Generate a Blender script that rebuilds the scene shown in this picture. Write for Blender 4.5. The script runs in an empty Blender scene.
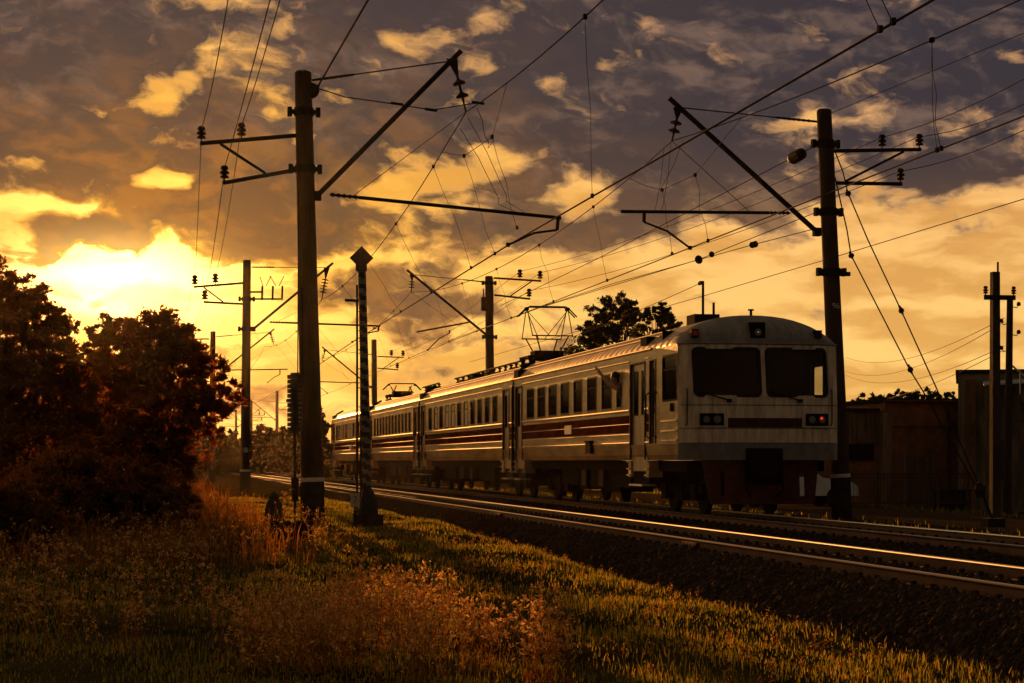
import bpy, bmesh, math, random
import numpy as np
from mathutils import Vector
random.seed(7); np.random.seed(7)
S = bpy.context.scene
COL = S.collection
R = math.radians

# ------------------------------------------------------------------ camera
F = 70.0 / 36.0 * 1024.0            # focal length in pixels
HZ = 461.0                          # picture row of the horizon
CAMZ = 1.22                         # camera height over the rail heads (z = 0)
YAW = math.atan(362.0 / F)          # tracks run along +Y, the camera looks a little to the right of them
SN, CS = math.sin(YAW), math.cos(YAW)
cd = bpy.data.cameras.new('camera'); cam = bpy.data.objects.new('camera', cd); COL.objects.link(cam)
cam.location = (0, 0, CAMZ); cam.rotation_euler = (R(90), 0, -YAW)
cd.lens = 70; cd.sensor_width = 36; cd.shift_y = (HZ - 341.5) / 1024.0
cd.clip_start = 0.1; cd.clip_end = 12000
S.camera = cam
S.view_settings.view_transform = 'Standard'; S.view_settings.look = 'None'
S.view_settings.gamma = 1; S.view_settings.exposure = 0.12
S.view_settings.use_curve_mapping = False

def rr(px): return (px - 512.0) / F
def at_depth(px, py, cz):            # a point seen at px, py at the given distance along the view axis
    cx = rr(px) * cz
    return Vector((cx * CS + cz * SN, -cx * SN + cz * CS, CAMZ + (HZ - py) / F * cz))
def at_y(px, py, Y): return at_depth(px, py, Y / (CS - rr(px) * SN))
def at_x(px, py, X): return at_depth(px, py, X / (CS * rr(px) + SN))

# ------------------------------------------------------------------ sky
SUN_PX, SUN_PY = 132, 288
SUN_AZ = math.atan(rr(SUN_PX)) + YAW          # compass angle from +Y, clockwise
SUN_EL = math.atan((HZ - SUN_PY) / F)
SUN_DIR = Vector((math.sin(SUN_AZ) * math.cos(SUN_EL), math.cos(SUN_AZ) * math.cos(SUN_EL), math.sin(SUN_EL)))
SKY_STRENGTH = 0.1
SUN_STRENGTH = 5.0

W = bpy.data.worlds.new('World'); S.world = W; W.use_nodes = True
wt = W.node_tree; wt.nodes.clear()
class E:                              # tiny expression builder over Math nodes
    def __init__(s, v): s.v = v
    @staticmethod
    def op(kind, *a):
        n = wt.nodes.new('ShaderNodeMath'); n.operation = kind
        for i, x in enumerate(a):
            x = x.v if isinstance(x, E) else x
            if isinstance(x, (int, float)): n.inputs[i].default_value = x
            else: wt.links.new(x, n.inputs[i])
        return E(n.outputs[0])
    def __add__(s, o): return E.op('ADD', s, o)
    __radd__ = __add__
    def __sub__(s, o): return E.op('SUBTRACT', s, o)
    def __rsub__(s, o): return E.op('SUBTRACT', o, s)
    def __mul__(s, o): return E.op('MULTIPLY', s, o)
    __rmul__ = __mul__
    def __truediv__(s, o): return E.op('DIVIDE', s, o)
    def exp(s): return E.op('EXPONENT', s)
def sstep(x, a, b):
    n = wt.nodes.new('ShaderNodeMapRange'); n.interpolation_type = 'SMOOTHSTEP'
    wt.links.new(x.v, n.inputs['Value']); n.inputs['From Min'].default_value = a; n.inputs['From Max'].default_value = b
    return E(n.outputs[0])
def dotc(vec, c):
    n = wt.nodes.new('ShaderNodeVectorMath'); n.operation = 'DOT_PRODUCT'
    wt.links.new(vec, n.inputs[0]); n.inputs[1].default_value = c
    return E(n.outputs['Value'])
def comb(x, y, z):
    n = wt.nodes.new('ShaderNodeCombineXYZ')
    for i, q in enumerate((x, y, z)):
        if isinstance(q, E): wt.links.new(q.v, n.inputs[i])
        else: n.inputs[i].default_value = q
    return n.outputs[0]
def noise(vec, scale, detail=6, rough=.55, dist=0.0):
    n = wt.nodes.new('ShaderNodeTexNoise'); n.noise_dimensions = '3D'
    wt.links.new(vec, n.inputs['Vector']); n.inputs['Scale'].default_value = scale
    n.inputs['Detail'].default_value = detail; n.inputs['Roughness'].default_value = rough
    n.inputs['Distortion'].default_value = dist
    return E(n.outputs[0])
def mixc(f, a, b):
    n = wt.nodes.new('ShaderNodeMix'); n.data_type = 'RGBA'
    if isinstance(f, E): wt.links.new(f.v, n.inputs[0])
    else: n.inputs[0].default_value = f
    for i, c in ((6, a), (7, b)):
        if isinstance(c, tuple): n.inputs[i].default_value = (*c, 1)
        else: wt.links.new(c, n.inputs[i])
    return n.outputs[2]
def addc(a, b, f=1.0, kind='ADD'):
    n = wt.nodes.new('ShaderNodeMix'); n.data_type = 'RGBA'; n.blend_type = kind; n.clamp_result = False
    if isinstance(f, E): wt.links.new(f.v, n.inputs[0])
    else: n.inputs[0].default_value = f
    for i, c in ((6, a), (7, b)):
        if isinstance(c, tuple): n.inputs[i].default_value = (*c, 1)
        else: wt.links.new(c, n.inputs[i])
    return n.outputs[2]
tc = wt.nodes.new('ShaderNodeTexCoord'); D = tc.outputs['Generated']
fwd = dotc(D, (SN, CS, 0)); rgt = dotc(D, (CS, -SN, 0)); up = dotc(D, (0, 0, 1))
DEG = 57.2958
U = E.op('ARCTAN2', rgt, fwd) * DEG                 # compass bearing of the direction, degrees
V = E.op('ARCSINE', up) * DEG                       # elevation, degrees
PD = F / DEG
def gauss(px, py, wx, wy, tilt=0.0):                # a soft lobe at one bearing and elevation
    u0, v0 = (px - 512) / PD, (HZ - py) / PD
    du, dv = U - u0, V - v0
    c, s_ = math.cos(R(tilt)), math.sin(R(tilt))
    a = (du * c + dv * s_) / (wx / PD); b = (dv * c - du * s_) / (wy / PD)
    return E.op('MINIMUM', (a * a + b * b), 60.0).__mul__(-1.0).exp()
uv = comb(U * 1.0, V * 1.9, 3.7)
warp = noise(uv, .35, 3, .5); warp2 = noise(uv, .9, 3, .5)
Uw = U + (warp - .5) * 2.2 + (warp2 - .5) * .5; Vw = V + (warp2 - .5) * .55 + (warp - .5) * -.9
uvw = comb(Uw + V * .25, Vw * 1.7, 1.3)
n1 = noise(uvw, .22, 9, .55)
n2 = noise(uvw, .62, 7, .58)
n3 = noise(comb(Uw * .6, Vw * 2.2, 9.1), .5, 5, .5)
n4 = noise(uvw, 1.15, 5, .55)
def lobes(lst, base=None):
    out = base
    for px, py, wx, wy, tl, k in lst:
        u0, v0 = (px - 512) / PD, (HZ - py) / PD
        c, s_ = math.cos(R(tl)), math.sin(R(tl)); du, dv = Uw - u0, Vw - v0
        p = (du * c + dv * s_) * (PD / wx); q = (dv * c - du * s_) * (PD / wy)
        g = (E.op('MINIMUM', (p * p + q * q), 60.0) * -1.0).exp() * k
        out = g if out is None else out + g
    return out
# where cloud lies (+) and where the sky opens (-)
bias = lobes(((70, 60, 150, 60, 6, .25), (60, 145, 100, 42, -8, .48), (85, 234, 55, 12, -6, 1.1), (245, 200, 110, 36, 6, .85), (480, 110, 110, 36, 4, .28), (690, 85, 160, 50, 6, .22),
          (900, 70, 140, 50, 6, .22), (935, 178, 50, 10, 4, .9), (560, 236, 66, 16, 8, .75), (395, 300, 95, 26, -4, 1.0), (470, 268, 60, 12, 6, .55), (600, 300, 70, 9, 8, .35), (290, 240, 50, 12, 0, .3), (460, 225, 90, 12, -6, .30),
          (700, 155, 100, 24, -4, .30), (870, 205, 80, 9, 4, .22), (640, 225, 40, 10, 14, .25), (450, 345, 90, 9, 3, .25), (770, 250, 60, 8, 4, .2),
          (164, 184, 28, 13, 8, -1.7), (158, 108, 42, 22, 15, -.80), (215, 30, 90, 22, 0, .35), (110, 120, 30, 10, 12, -.45), (235, 235, 46, 9, 6, -.55), (185, 150, 30, 9, -10, -.4), (285, 150, 30, 8, 10, -.4), (330, 60, 70, 26, 0, .22), (120, 285, 125, 36, 0, -.95), (430, 178, 110, 15, 14, -.85), (600, 190, 60, 11, 12, -.50), (20, 218, 60, 14, 0, -.9), (120, 212, 100, 7, 0, -.5),
          (262, 105, 34, 18, -20, -.30), (640, 268, 150, 26, 6, -.45), (900, 260, 220, 55, 2, -.55), (330, 262, 60, 8, 4, -.45), (900, 350, 330, 70, 0, -.45), (410, 196, 60, 9, 10, -.25), (545, 262, 60, 6, 10, -.3),
          (1015, 140, 50, 14, 14, -.5), (850, 118, 90, 9, 10, -.30), (415, 52, 34, 16, 20, -.24), (560, 85, 60, 12, 16, -.12), (745, 128, 22, 16, 0, -.34), (620, 62, 60, 10, 18, -.15), (930, 14, 70, 8, 8, -.3), (20, 85, 30, 20, 0, -.22)),
          sstep(V, 2.8, 8.6) * .86 - .32)
dens = (n1 - .5) * 3.0 + (n2 - .5) * 2.3 + bias * .90
cover = sstep(dens, .0, .42)
thin = sstep(dens, -.18, .14)
glow = gauss(SUN_PX, SUN_PY, 190, 110); glow2 = gauss(SUN_PX - 14, SUN_PY - 2, 80, 37); glow3 = gauss(190, 235, 320, 185)
# open sky between the clouds
clear = mixc(sstep(V, .5, 9.0), (1.0, .60, .175), (.86, .46, .15))
clear = mixc(glow3, clear, (1.05, .53, .035))
clear = addc(clear, (1.0, .66, .20), glow * .9)
clear = addc(clear, (3.3, 2.4, .9), glow2)
clear = addc(clear, mixc(sstep(n3, .40, .62), (.74, .64, .52), (1.02, 1.02, 1.0)), 1.0, 'MULTIPLY')
# cloud bodies: grey mauve high up, brown lower down, burnt orange by the sun
body = mixc(sstep(V, 4.5, 9.5), (.160, .080, .040), (.032, .026, .036))
lightb = mixc(sstep(V, 4.5, 10.0), (.33, .165, .06), (.165, .102, .078))
body = mixc(sstep(n4 * .5 + n3 * .5, .47, .68) * .85, body, lightb)
body = mixc(glow3 * .92 * (1.0 - sstep(V, 7.5, 12.0) * .5), body, mixc(sstep(n2, .44, .66), (.056, .030, .019), (.27, .100, .013)))
body = mixc(glow * .36, body, (.42, .15, .010))
body = addc(body, (2.2, 1.5, .45), glow2 * .5)
edge = mixc(glow3, mixc(sstep(V, 5.0, 11.0), (.50, .27, .11), (.42, .22, .105)), (.90, .40, .035))
sky = mixc(thin, clear, edge)
sky = mixc(cover, sky, body)
sky = addc(sky, (.50, .22, .02), glow * .05)
# the hemisphere out of the picture: added afterglow beside the sun, dull evening cloud elsewhere
away = sstep(fwd, .80, .30)
high = sstep(V, 14.0, 32.0)
dull = mixc(sstep(n1, .42, .6), (.110, .078, .048), (.064, .048, .035))
sky = mixc(E.op('MAXIMUM', away, high), sky, dull)
side_glow = sstep(U, -15.5, -34.0) * sstep(V, 42.0, 6.0) * sstep(fwd, -.5, .2)       # warm glow added left of the view to light the train side
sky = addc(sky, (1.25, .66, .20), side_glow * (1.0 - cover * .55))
nis = wt.nodes.new('ShaderNodeTexSky'); nis.sky_type = 'NISHITA'; nis.sun_disc = False
nis.sun_elevation = SUN_EL; nis.sun_rotation = SUN_AZ; nis.dust_density = 3.0
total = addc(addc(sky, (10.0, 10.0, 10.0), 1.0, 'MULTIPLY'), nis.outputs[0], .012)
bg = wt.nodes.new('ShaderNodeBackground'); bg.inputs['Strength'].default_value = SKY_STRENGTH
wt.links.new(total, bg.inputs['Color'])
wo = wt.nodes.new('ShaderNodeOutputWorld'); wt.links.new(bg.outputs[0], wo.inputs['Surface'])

sl = bpy.data.lights.new('sun', 'SUN'); sl.energy = SUN_STRENGTH; sl.angle = R(0.53); sl.color = (1.0, .39, .085)
so = bpy.data.objects.new('sun', sl); COL.objects.link(so)
so.rotation_euler = (-SUN_DIR).to_track_quat('-Z', 'Y').to_euler(); so.location = (0, 60, 40)

# ------------------------------------------------------------------ materials
def mat(name, col, rough=.7, metal=0.0, var=.25, scale=6.0, bump=0.0, bscale=30.0, spec=.5, stretch=(1, 1, 1), col2=None, lo=.35, hi=.65):
    m = bpy.data.materials.new(name); m.use_nodes = True
    t = m.node_tree; b = t.nodes['Principled BSDF']
    b.inputs['Roughness'].default_value = rough; b.inputs['Metallic'].default_value = metal
    b.inputs['Specular IOR Level'].default_value = spec
    tx = t.nodes.new('ShaderNodeTexCoord'); mp = t.nodes.new('ShaderNodeMapping'); mp.inputs['Scale'].default_value = stretch
    t.links.new(tx.outputs['Object'], mp.inputs['Vector'])
    n = t.nodes.new('ShaderNodeTexNoise'); n.inputs['Scale'].default_value = scale; n.inputs['Detail'].default_value = 6; n.inputs['Roughness'].default_value = .65
    t.links.new(mp.outputs[0], n.inputs['Vector'])
    r = t.nodes.new('ShaderNodeValToRGB'); r.color_ramp.elements[0].position = lo; r.color_ramp.elements[1].position = hi
    c2 = col2 or tuple(c * (1 - var) for c in col)
    r.color_ramp.elements[0].color = (*c2, 1); r.color_ramp.elements[1].color = (*(min(1, c * (1 + var * .4)) for c in col), 1)
    t.links.new(n.outputs[0], r.inputs[0]); t.links.new(r.outputs[0], b.inputs['Base Color'])
    if bump:
        n2 = t.nodes.new('ShaderNodeTexNoise'); n2.inputs['Scale'].default_value = bscale; n2.inputs['Detail'].default_value = 5
        t.links.new(mp.outputs[0], n2.inputs['Vector'])
        bp = t.nodes.new('ShaderNodeBump'); bp.inputs['Strength'].default_value = min(1, bump); bp.inputs['Distance'].default_value = .02
        t.links.new(n2.outputs[0], bp.inputs['Height']); t.links.new(bp.outputs[0], b.inputs['Normal'])
    return m
def leaf_mat(name, col, col2, trans=.5, tcol=None):
    m = bpy.data.materials.new(name); m.use_nodes = True
    t = m.node_tree; t.nodes.clear()
    o = t.nodes.new('ShaderNodeOutputMaterial'); mx = t.nodes.new('ShaderNodeMixShader'); mx.inputs[0].default_value = trans
    d = t.nodes.new('ShaderNodeBsdfDiffuse'); tr = t.nodes.new('ShaderNodeBsdfTranslucent')
    g = t.nodes.new('ShaderNodeNewGeometry'); r = t.nodes.new('ShaderNodeValToRGB')
    r.color_ramp.elements[0].color = (*col, 1); r.color_ramp.elements[1].color = (*col2, 1)
    t.links.new(g.outputs['Random Per Island'], r.inputs[0]); t.links.new(r.outputs[0], d.inputs[0])
    if tcol: tr.inputs[0].default_value = (*tcol, 1)
    else: t.links.new(r.outputs[0], tr.inputs[0])
    t.links.new(d.outputs[0], mx.inputs[1]); t.links.new(tr.outputs[0], mx.inputs[2]); t.links.new(mx.outputs[0], o.inputs[0])
    return m
def emit_mat(name, col, s):
    m = bpy.data.materials.new(name); m.use_nodes = True; b = m.node_tree.nodes['Principled BSDF']
    b.inputs['Base Color'].default_value = (*col, 1); b.inputs['Emission Color'].default_value = (*col, 1); b.inputs['Emission Strength'].default_value = s
    return m
def glass_mat(name, tint=.45, refl=.12):
    m = bpy.data.materials.new(name); m.use_nodes = True; t = m.node_tree; t.nodes.clear()
    o = t.nodes.new('ShaderNodeOutputMaterial'); mx = t.nodes.new('ShaderNodeMixShader'); mx.inputs[0].default_value = refl
    a = t.nodes.new('ShaderNodeBsdfTransparent'); a.inputs[0].default_value = (tint, tint, tint * .95, 1)
    g = t.nodes.new('ShaderNodeBsdfGlossy'); g.inputs['Roughness'].default_value = .06; g.inputs[0].default_value = (.7, .7, .7, 1)
    t.links.new(a.outputs[0], mx.inputs[1]); t.links.new(g.outputs[0], mx.inputs[2]); t.links.new(mx.outputs[0], o.inputs[0])
    return m
M = {}
M['concrete'] = mat('weathered_concrete', (.070, .044, .031), .9, var=.45, scale=3, bump=.5, bscale=40, stretch=(1, 1, .35), spec=.2)
M['concrete_dark'] = mat('tarred_pole_foot', (.032, .031, .030), .95, var=.4, scale=5, bump=.3, spec=0)
M['whiteband'] = mat('faded_white_paint', (.62, .60, .54), .8, var=.3, scale=12)
M['steel'] = mat('galvanised_dark_steel', (.032, .027, .022), .85, 0, var=.4, scale=9, spec=.1)
M['wire'] = mat('oxidised_wire', (.022, .018, .015), .85, 0, var=.2, scale=2, spec=.08)
M['insul'] = mat('brown_porcelain', (.035, .016, .010), .6, 0, spec=.15, var=.2)
M['cream'] = mat('dirty_cream_sunset_tint', (.42, .262, .105), .42, 0, scale=1.1, stretch=(1, .55, 2.2), col2=(.19, .108, .042), lo=.34, hi=.6, bump=.16, bscale=6)  # dirty cream with the golden evening light put into its base colour
M['cream_front'] = mat('grimy_cream_paint', (.70, .57, .41), .5, 0, scale=2.6, stretch=(2.6, 1, .45), col2=(.32, .24, .165), lo=.30, hi=.60, bump=.14, bscale=9)  # same train cream on the front, lighter, no golden light put in
M['grey_belt'] = mat('grey_paint', (.17, .165, .16), .55, 0, var=.3, scale=4)
M['roof_front'] = mat('grey_roof_paint', (.24, .23, .205), .55, 0, var=.35, scale=2.5, stretch=(2, .5, 1))
M['red'] = mat('dull_red_paint', (.125, .028, .011), .9, 0, spec=0, var=.5, scale=2, stretch=(1, .5, 1.5))
M['red_dark'] = mat('dark_red_plough_paint', (.062, .016, .012), .65, 0, var=.5, scale=4, spec=.2)
M['rib'] = mat('cream_rib_highlight', (.66, .50, .31), .52, .25, var=.2, scale=2)  # paler than the wall cream: the sun highlight is put into the colour
M['black'] = mat('underframe_black', (.011, .0095, .008), .9, 0, var=.5, scale=6, spec=.05)
M['rubber'] = mat('black_rubber', (.014, .013, .012), .75, 0, var=.2, spec=.25)
M['pane'] = glass_mat('dark_window_glass', .5, .045)
_t = M['pane'].node_tree; _d = _t.nodes.new('ShaderNodeBsdfDiffuse'); _d.inputs[0].default_value = (.008, .007, .006, 1)
_t.links.new(_d.outputs[0], [n for n in _t.nodes if n.type == 'MIX_SHADER'][0].inputs[1])
M['sky_glint'] = mat('painted_pane_glint', (.80, .70, .48), .8, 0, var=.3, scale=12, stretch=(1, 4, .3))  # pale panel painted in for the sky reflected in a pane
M['dark_in'] = mat('dim_cab_interior', (.012, .012, .010), .9, 0, var=.3, spec=.05)
M['glass'] = glass_mat('windscreen_glass', .6, .022)
M['door'] = mat('ochre_door_paint', (.44, .35, .22), .42, 0, scale=1.5, stretch=(1, 1.5, .6), col2=(.28, .21, .12), bump=.08, bscale=8)
M['step'] = mat('worn_step_edge', (.55, .5, .42), .35, .4, var=.25, scale=9)
M['lamp_off'] = mat('lamp_lens', (.10, .10, .09), .12, .3, var=.2, spec=.8)
M['lamp_red'] = emit_mat('lit_red_lamp', (.9, .03, .02), .8)
M['lamp_red_dim'] = emit_mat('dim_red_lens', (.30, .012, .01), .05)
M['lamp_gold'] = emit_mat('painted_lamp_glint', (.8, .55, .2), .12)  # glint in the top headlight lens, put in as faint emission
M['rust'] = mat('rusty_rail_side', (.085, .034, .016), .75, .2, var=.5, scale=5, stretch=(1, .3, 1))
M['railtop'] = mat('polished_rail_head', (.55, .54, .53), .40, 1.0, var=.12, scale=3, stretch=(1, .15, 1))
M['sleeper'] = mat('stained_sleeper', (.040, .030, .023), .95, 0, var=.5, scale=7, spec=0)
M['stone'] = mat('ballast_stone', (.062, .044, .031), .95, 0, var=.5, scale=3, spec=0)
M['brick'] = mat('old_brick', (.24, .125, .062), .95, 0, var=.5, scale=1.6, bump=.6, bscale=14, spec=.1)
M['plaster'] = mat('stained_plaster', (.24, .185, .125), .95, 0, var=.6, scale=1.5, stretch=(2.5, 2.5, .4), spec=.1)
M['tin'] = mat('painted_tin_edge', (.35, .40, .46), .45, .3, var=.3, scale=3)
M['wood'] = mat('grey_weathered_wood', (.16, .12, .08), .9, 0, var=.5, scale=3, stretch=(4, 4, .4), bump=.4, spec=.1)
M['bark'] = mat('bark', (.06, .042, .03), .95, 0, var=.5, scale=8, stretch=(2, 2, .4), bump=.6, spec=.1)
M['white_car'] = mat('white_car_paint', (.72, .74, .76), .3, 0, var=.08, scale=2)
M['skin'] = mat('skin', (.42, .24, .16), .6, 0, var=.1)
M['shirt'] = mat('dark_shirt', (.05, .04, .04), .85, 0, var=.2)
M['hair'] = mat('dark_hair', (.015, .011, .009), .6, 0, var=.3)
M['plate'] = mat('white_enamel_plate', (.45, .44, .40), .5, 0, var=.3, scale=14)
M['signback'] = mat('dark_sign_back', (.055, .045, .038), .7, .2, var=.4, scale=9)
M['signwhite'] = mat('grubby_white_stripe', (.22, .17, .12), .8, 0, var=.4, scale=9)
M['signblack'] = mat('black_stripe', (.02, .018, .016), .7, 0, var=.3, scale=9)
M['leafA'] = leaf_mat('dusk_leaves', (.040, .042, .012), (.080, .068, .018), .50, (.44, .125, .014))
M['leafB'] = leaf_mat('deep_green_leaves', (.030, .040, .014), (.060, .065, .020), .4)
M['grass'] = leaf_mat('dry_summer_grass', (.070, .120, .015), (.46, .31, .045), .65)
M['weed'] = leaf_mat('dry_weed_stalks', (.12, .055, .014), (.42, .16, .028), .62)
M['flower'] = leaf_mat('pale_seed_heads', (.34, .14, .035), (.80, .50, .18), .55)
M['yellow'] = leaf_mat('yellow_flower', (.6, .36, .02), (.7, .5, .05), .4)

def ground_mat():
    m = mat('dry_earth_and_turf', (.060, .045, .016), .98, 0, var=.5, scale=.9, bump=.8, bscale=9, spec=0, col2=(.020, .020, .007), lo=.38, hi=.62)
    return m
M['ground'] = ground_mat()
M['ballast'] = mat('oily_ballast', (.034, .024, .017), .97, 0, var=.65, scale=30, bump=1.0, bscale=55, spec=0)
M['path'] = mat('beaten_gravel', (.085, .055, .035), .97, 0, var=.35, scale=5, bump=.5, bscale=30, spec=0)
def roof_mat():
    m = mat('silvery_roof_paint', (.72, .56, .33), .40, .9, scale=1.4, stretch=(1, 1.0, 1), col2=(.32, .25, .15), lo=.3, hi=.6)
    t = m.node_tree; b = t.nodes['Principled BSDF']
    tx = t.nodes.new('ShaderNodeTexCoord'); w = t.nodes.new('ShaderNodeTexWave'); w.bands_direction = 'Y'
    w.inputs['Scale'].default_value = .55; w.inputs['Distortion'].default_value = 2.5; w.inputs['Detail'].default_value = 2
    bp = t.nodes.new('ShaderNodeBump'); bp.inputs['Strength'].default_value = .35; bp.inputs['Distance'].default_value = .03
    t.links.new(tx.outputs['Object'], w.inputs['Vector']); t.links.new(w.outputs['Fac'], bp.inputs['Height']); t.links.new(bp.outputs[0], b.inputs['Normal'])
    return m
M['roof'] = roof_mat()

# ------------------------------------------------------------------ mesh helpers
ORG = {}                                             # world origin of every object built here
def org(o): return ORG[o.name] if o else Vector((0, 0, 0))
class MB:
    def __init__(s): s.v = []; s.f = []; s.mi = []; s.mats = []; s.cur = 0
    def use(s, m):
        if m not in s.mats: s.mats.append(m)
        s.cur = s.mats.index(m); return s
    def face(s, *idx): s.f.append(idx); s.mi.append(s.cur)
    def poly(s, pts):
        b = len(s.v); s.v += [tuple(p) for p in pts]; s.face(*range(b, b + len(pts)))
    def box(s, x0, x1, y0, y1, z0, z1):
        b = len(s.v)
        s.v += [(x, y, z) for z in (z0, z1) for x, y in ((x0, y0), (x1, y0), (x1, y1), (x0, y1))]
        for q in ((3, 2, 1, 0), (4, 5, 6, 7), (0, 1, 5, 4), (1, 2, 6, 5), (2, 3, 7, 6), (3, 0, 4, 7)): s.face(*(b + i for i in q))
        return s
    def rod(s, p0, p1, r0, r1=None, n=8, cap=True):
        return s.tube([p0, p1], [r0, r0 if r1 is None else r1], n, cap)
    def tube(s, pts, r, n=6, cap=True):
        pts = [Vector(p) for p in pts]
        rs = r if isinstance(r, (list, tuple)) else [r] * len(pts)
        b = len(s.v); k = len(pts); up0 = None
        for i, p in enumerate(pts):
            d = (pts[min(i + 1, k - 1)] - pts[max(i - 1, 0)])
            d = d.normalized() if d.length > 1e-9 else Vector((0, 0, 1))
            if up0 is None: up0 = Vector((0, 0, 1)) if abs(d.z) < .9 else Vector((1, 0, 0))
            a = d.cross(up0).normalized(); c = a.cross(d)
            up0 = c
            for j in range(n):
                t = 2 * math.pi * (j + .5) / n
                q = p + a * (rs[i] * math.cos(t)) + c * (rs[i] * math.sin(t)); s.v.append(tuple(q))
        for i in range(k - 1):
            for j in range(n):
                j2 = (j + 1) % n
                s.face(b + i * n + j, b + i * n + j2, b + (i + 1) * n + j2, b + (i + 1) * n + j)
        if cap:
            s.face(*(b + j for j in reversed(range(n)))); s.face(*(b + (k - 1) * n + j for j in range(n)))
        return s
    def beam(s, p0, p1, w, h):                          # rectangular bar between two points
        p0, p1 = Vector(p0), Vector(p1); d = (p1 - p0).normalized()
        u0 = Vector((0, 0, 1)) if abs(d.z) < .95 else Vector((0, 1, 0))
        a = d.cross(u0).normalized() * w / 2; c = a.normalized().cross(d) * h / 2
        b = len(s.v)
        for p in (p0, p1): s.v += [tuple(p + x) for x in (-a - c, a - c, a + c, -a + c)]
        for q in ((3, 2, 1, 0), (4, 5, 6, 7), (0, 1, 5, 4), (1, 2, 6, 5), (2, 3, 7, 6), (3, 0, 4, 7)): s.face(*(b + i for i in q))
        return s
    def lathe(s, base, axis, prof, n=10):               # prof: (distance along axis, radius)
        base = Vector(base); axis = Vector(axis).normalized()
        return s.tube([base + axis * t for t, r in prof], [r for t, r in prof], n)
    def build(s, name, m=None, parent=None, origin=None, smooth=False):
        o0 = Vector(origin) if origin is not None else (org(parent) if parent else Vector((0, 0, 0)))
        me = bpy.data.meshes.new(name)
        me.from_pydata([(x - o0.x, y - o0.y, z - o0.z) for x, y, z in s.v], [], s.f)
        ms = s.mats if s.mats else [m]
        for q in ms: me.materials.append(M[q] if isinstance(q, str) else q)
        if s.mats: me.polygons.foreach_set('material_index', s.mi)
        if smooth: me.polygons.foreach_set('use_smooth', [True] * len(s.f))
        me.update()
        o = bpy.data.objects.new(name, me); COL.objects.link(o)
        o.location = o0 - org(parent); ORG[o.name] = o0
        if parent: o.parent = parent
        return o
def empty(name, loc):
    o = bpy.data.objects.new(name, None); COL.objects.link(o); o.location = loc; ORG[o.name] = Vector(loc); o.empty_display_size = .2
    return o
def tag(o, label=None, cat=None, group=None, kind=None):
    if label: o['label'] = label
    if cat: o['category'] = cat
    if group: o['group'] = group
    if kind: o['kind'] = kind
    return o
def npmesh(name, verts, faces, m, parent=None, origin=(0, 0, 0), mi=None):   # big meshes straight from arrays, all faces the same size
    k = faces.shape[1]; o0 = Vector(origin)
    me = bpy.data.meshes.new(name)
    me.vertices.add(len(verts)); me.vertices.foreach_set('co', (verts - np.array(origin)).astype(np.float32).ravel())
    me.loops.add(faces.size); me.loops.foreach_set('vertex_index', faces.astype(np.int32).ravel())
    me.polygons.add(len(faces)); me.polygons.foreach_set('loop_start', np.arange(0, faces.size, k, dtype=np.int32))
    me.polygons.foreach_set('loop_total', np.full(len(faces), k, dtype=np.int32))
    for q in (m if isinstance(m, list) else [m]): me.materials.append(M[q])
    if mi is not None: me.polygons.foreach_set('material_index', mi.astype(np.int32))
    me.update(calc_edges=True); me.validate()
    o = bpy.data.objects.new(name, me); COL.objects.link(o); o.location = o0 - org(parent); ORG[o.name] = o0
    if parent: o.parent = parent
    return o
def sm(t): t = min(1, max(0, t)); return t * t * (3 - 2 * t)
def lerp(a, b, t): return a + (b - a) * t

# ------------------------------------------------------------------ ground, ballast, path
XA, XB = 9.14, 13.14                                  # centre lines of the near and the far track
def hill(x, y):
    return .045 * math.sin(x * 1.7 + y * .31) * math.sin(y * .9 - x * .4) + .03 * math.sin(x * 3.9 + 1) * math.sin(y * 2.3)
def gz(x, y):
    base = lerp(-.62, -.17, sm((y - 16) / 28))
    if x < 6.2: z = base
    elif x < 16.6: z = lerp(base, -.55, sm((x - 6.2) / .9)) if x < 7.1 else lerp(-.55, -.22, sm((x - 15.4) / 1.2))
    else: z = lerp(-.22, -.45, sm((x - 22) / 5))
    amp = 1 if (x < 6.6 and 8 < y < 200) else (.5 if x > 23 and y < 200 else 0)
    return z + amp * hill(x, y)
xs = [-420, -300, -200, -90, -45, -25] + list(np.arange(-15, 7.6, .35)) + list(np.arange(8, 30, .8)) + [32, 38, 50, 80, 160, 260, 420]
ys = [-120, -40, 0, 6, 10] + list(np.arange(12, 60, .4)) + list(np.arange(60, 130, 2)) + [140, 170, 210, 260, 350, 500, 700, 900]
gm = MB()
for y in ys:
    for x in xs: gm.v.append((x, y, gz(x, y)))
nx = len(xs)
for j in range(len(ys) - 1):
    for i in range(nx - 1): gm.face(j * nx + i, j * nx + i + 1, (j + 1) * nx + i + 1, (j + 1) * nx + i)
tag(gm.build('ground', 'ground', smooth=True), kind='structure')
bm_ = MB()
prof = [(6.75, -.62), (7.15, -.44), (7.5, -.27), (7.8, -.165), (8.3, -.150), (8.42, -.16), (9.14, -.150), (9.86, -.16), (9.98, -.150), (10.45, -.165), (11.1, -.25), (11.8, -.165), (12.4, -.15), (13.14, -.15), (13.9, -.15), (14.6, -.165), (15.0, -.24), (15.7, -.40), (16.3, -.6)]
by = list(np.arange(-30, 110, .5)) + list(np.arange(110, 700, 8))
rng = np.random.RandomState(3)
for y in by:
    for k, (x, z) in enumerate(prof):
        a = .022 if 0 < k < len(prof) - 1 else 0
        bm_.v.append((x + rng.uniform(-1, 1) * a, y, z + rng.uniform(-.6, .4) * a))
n_ = len(prof)
for j in range(len(by) - 1):
    for i in range(n_ - 1): bm_.face(j * n_ + i, j * n_ + i + 1, (j + 1) * n_ + i + 1, (j + 1) * n_ + i)
tag(bm_.build('ballast_bed', 'ballast'), kind='structure')
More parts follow.
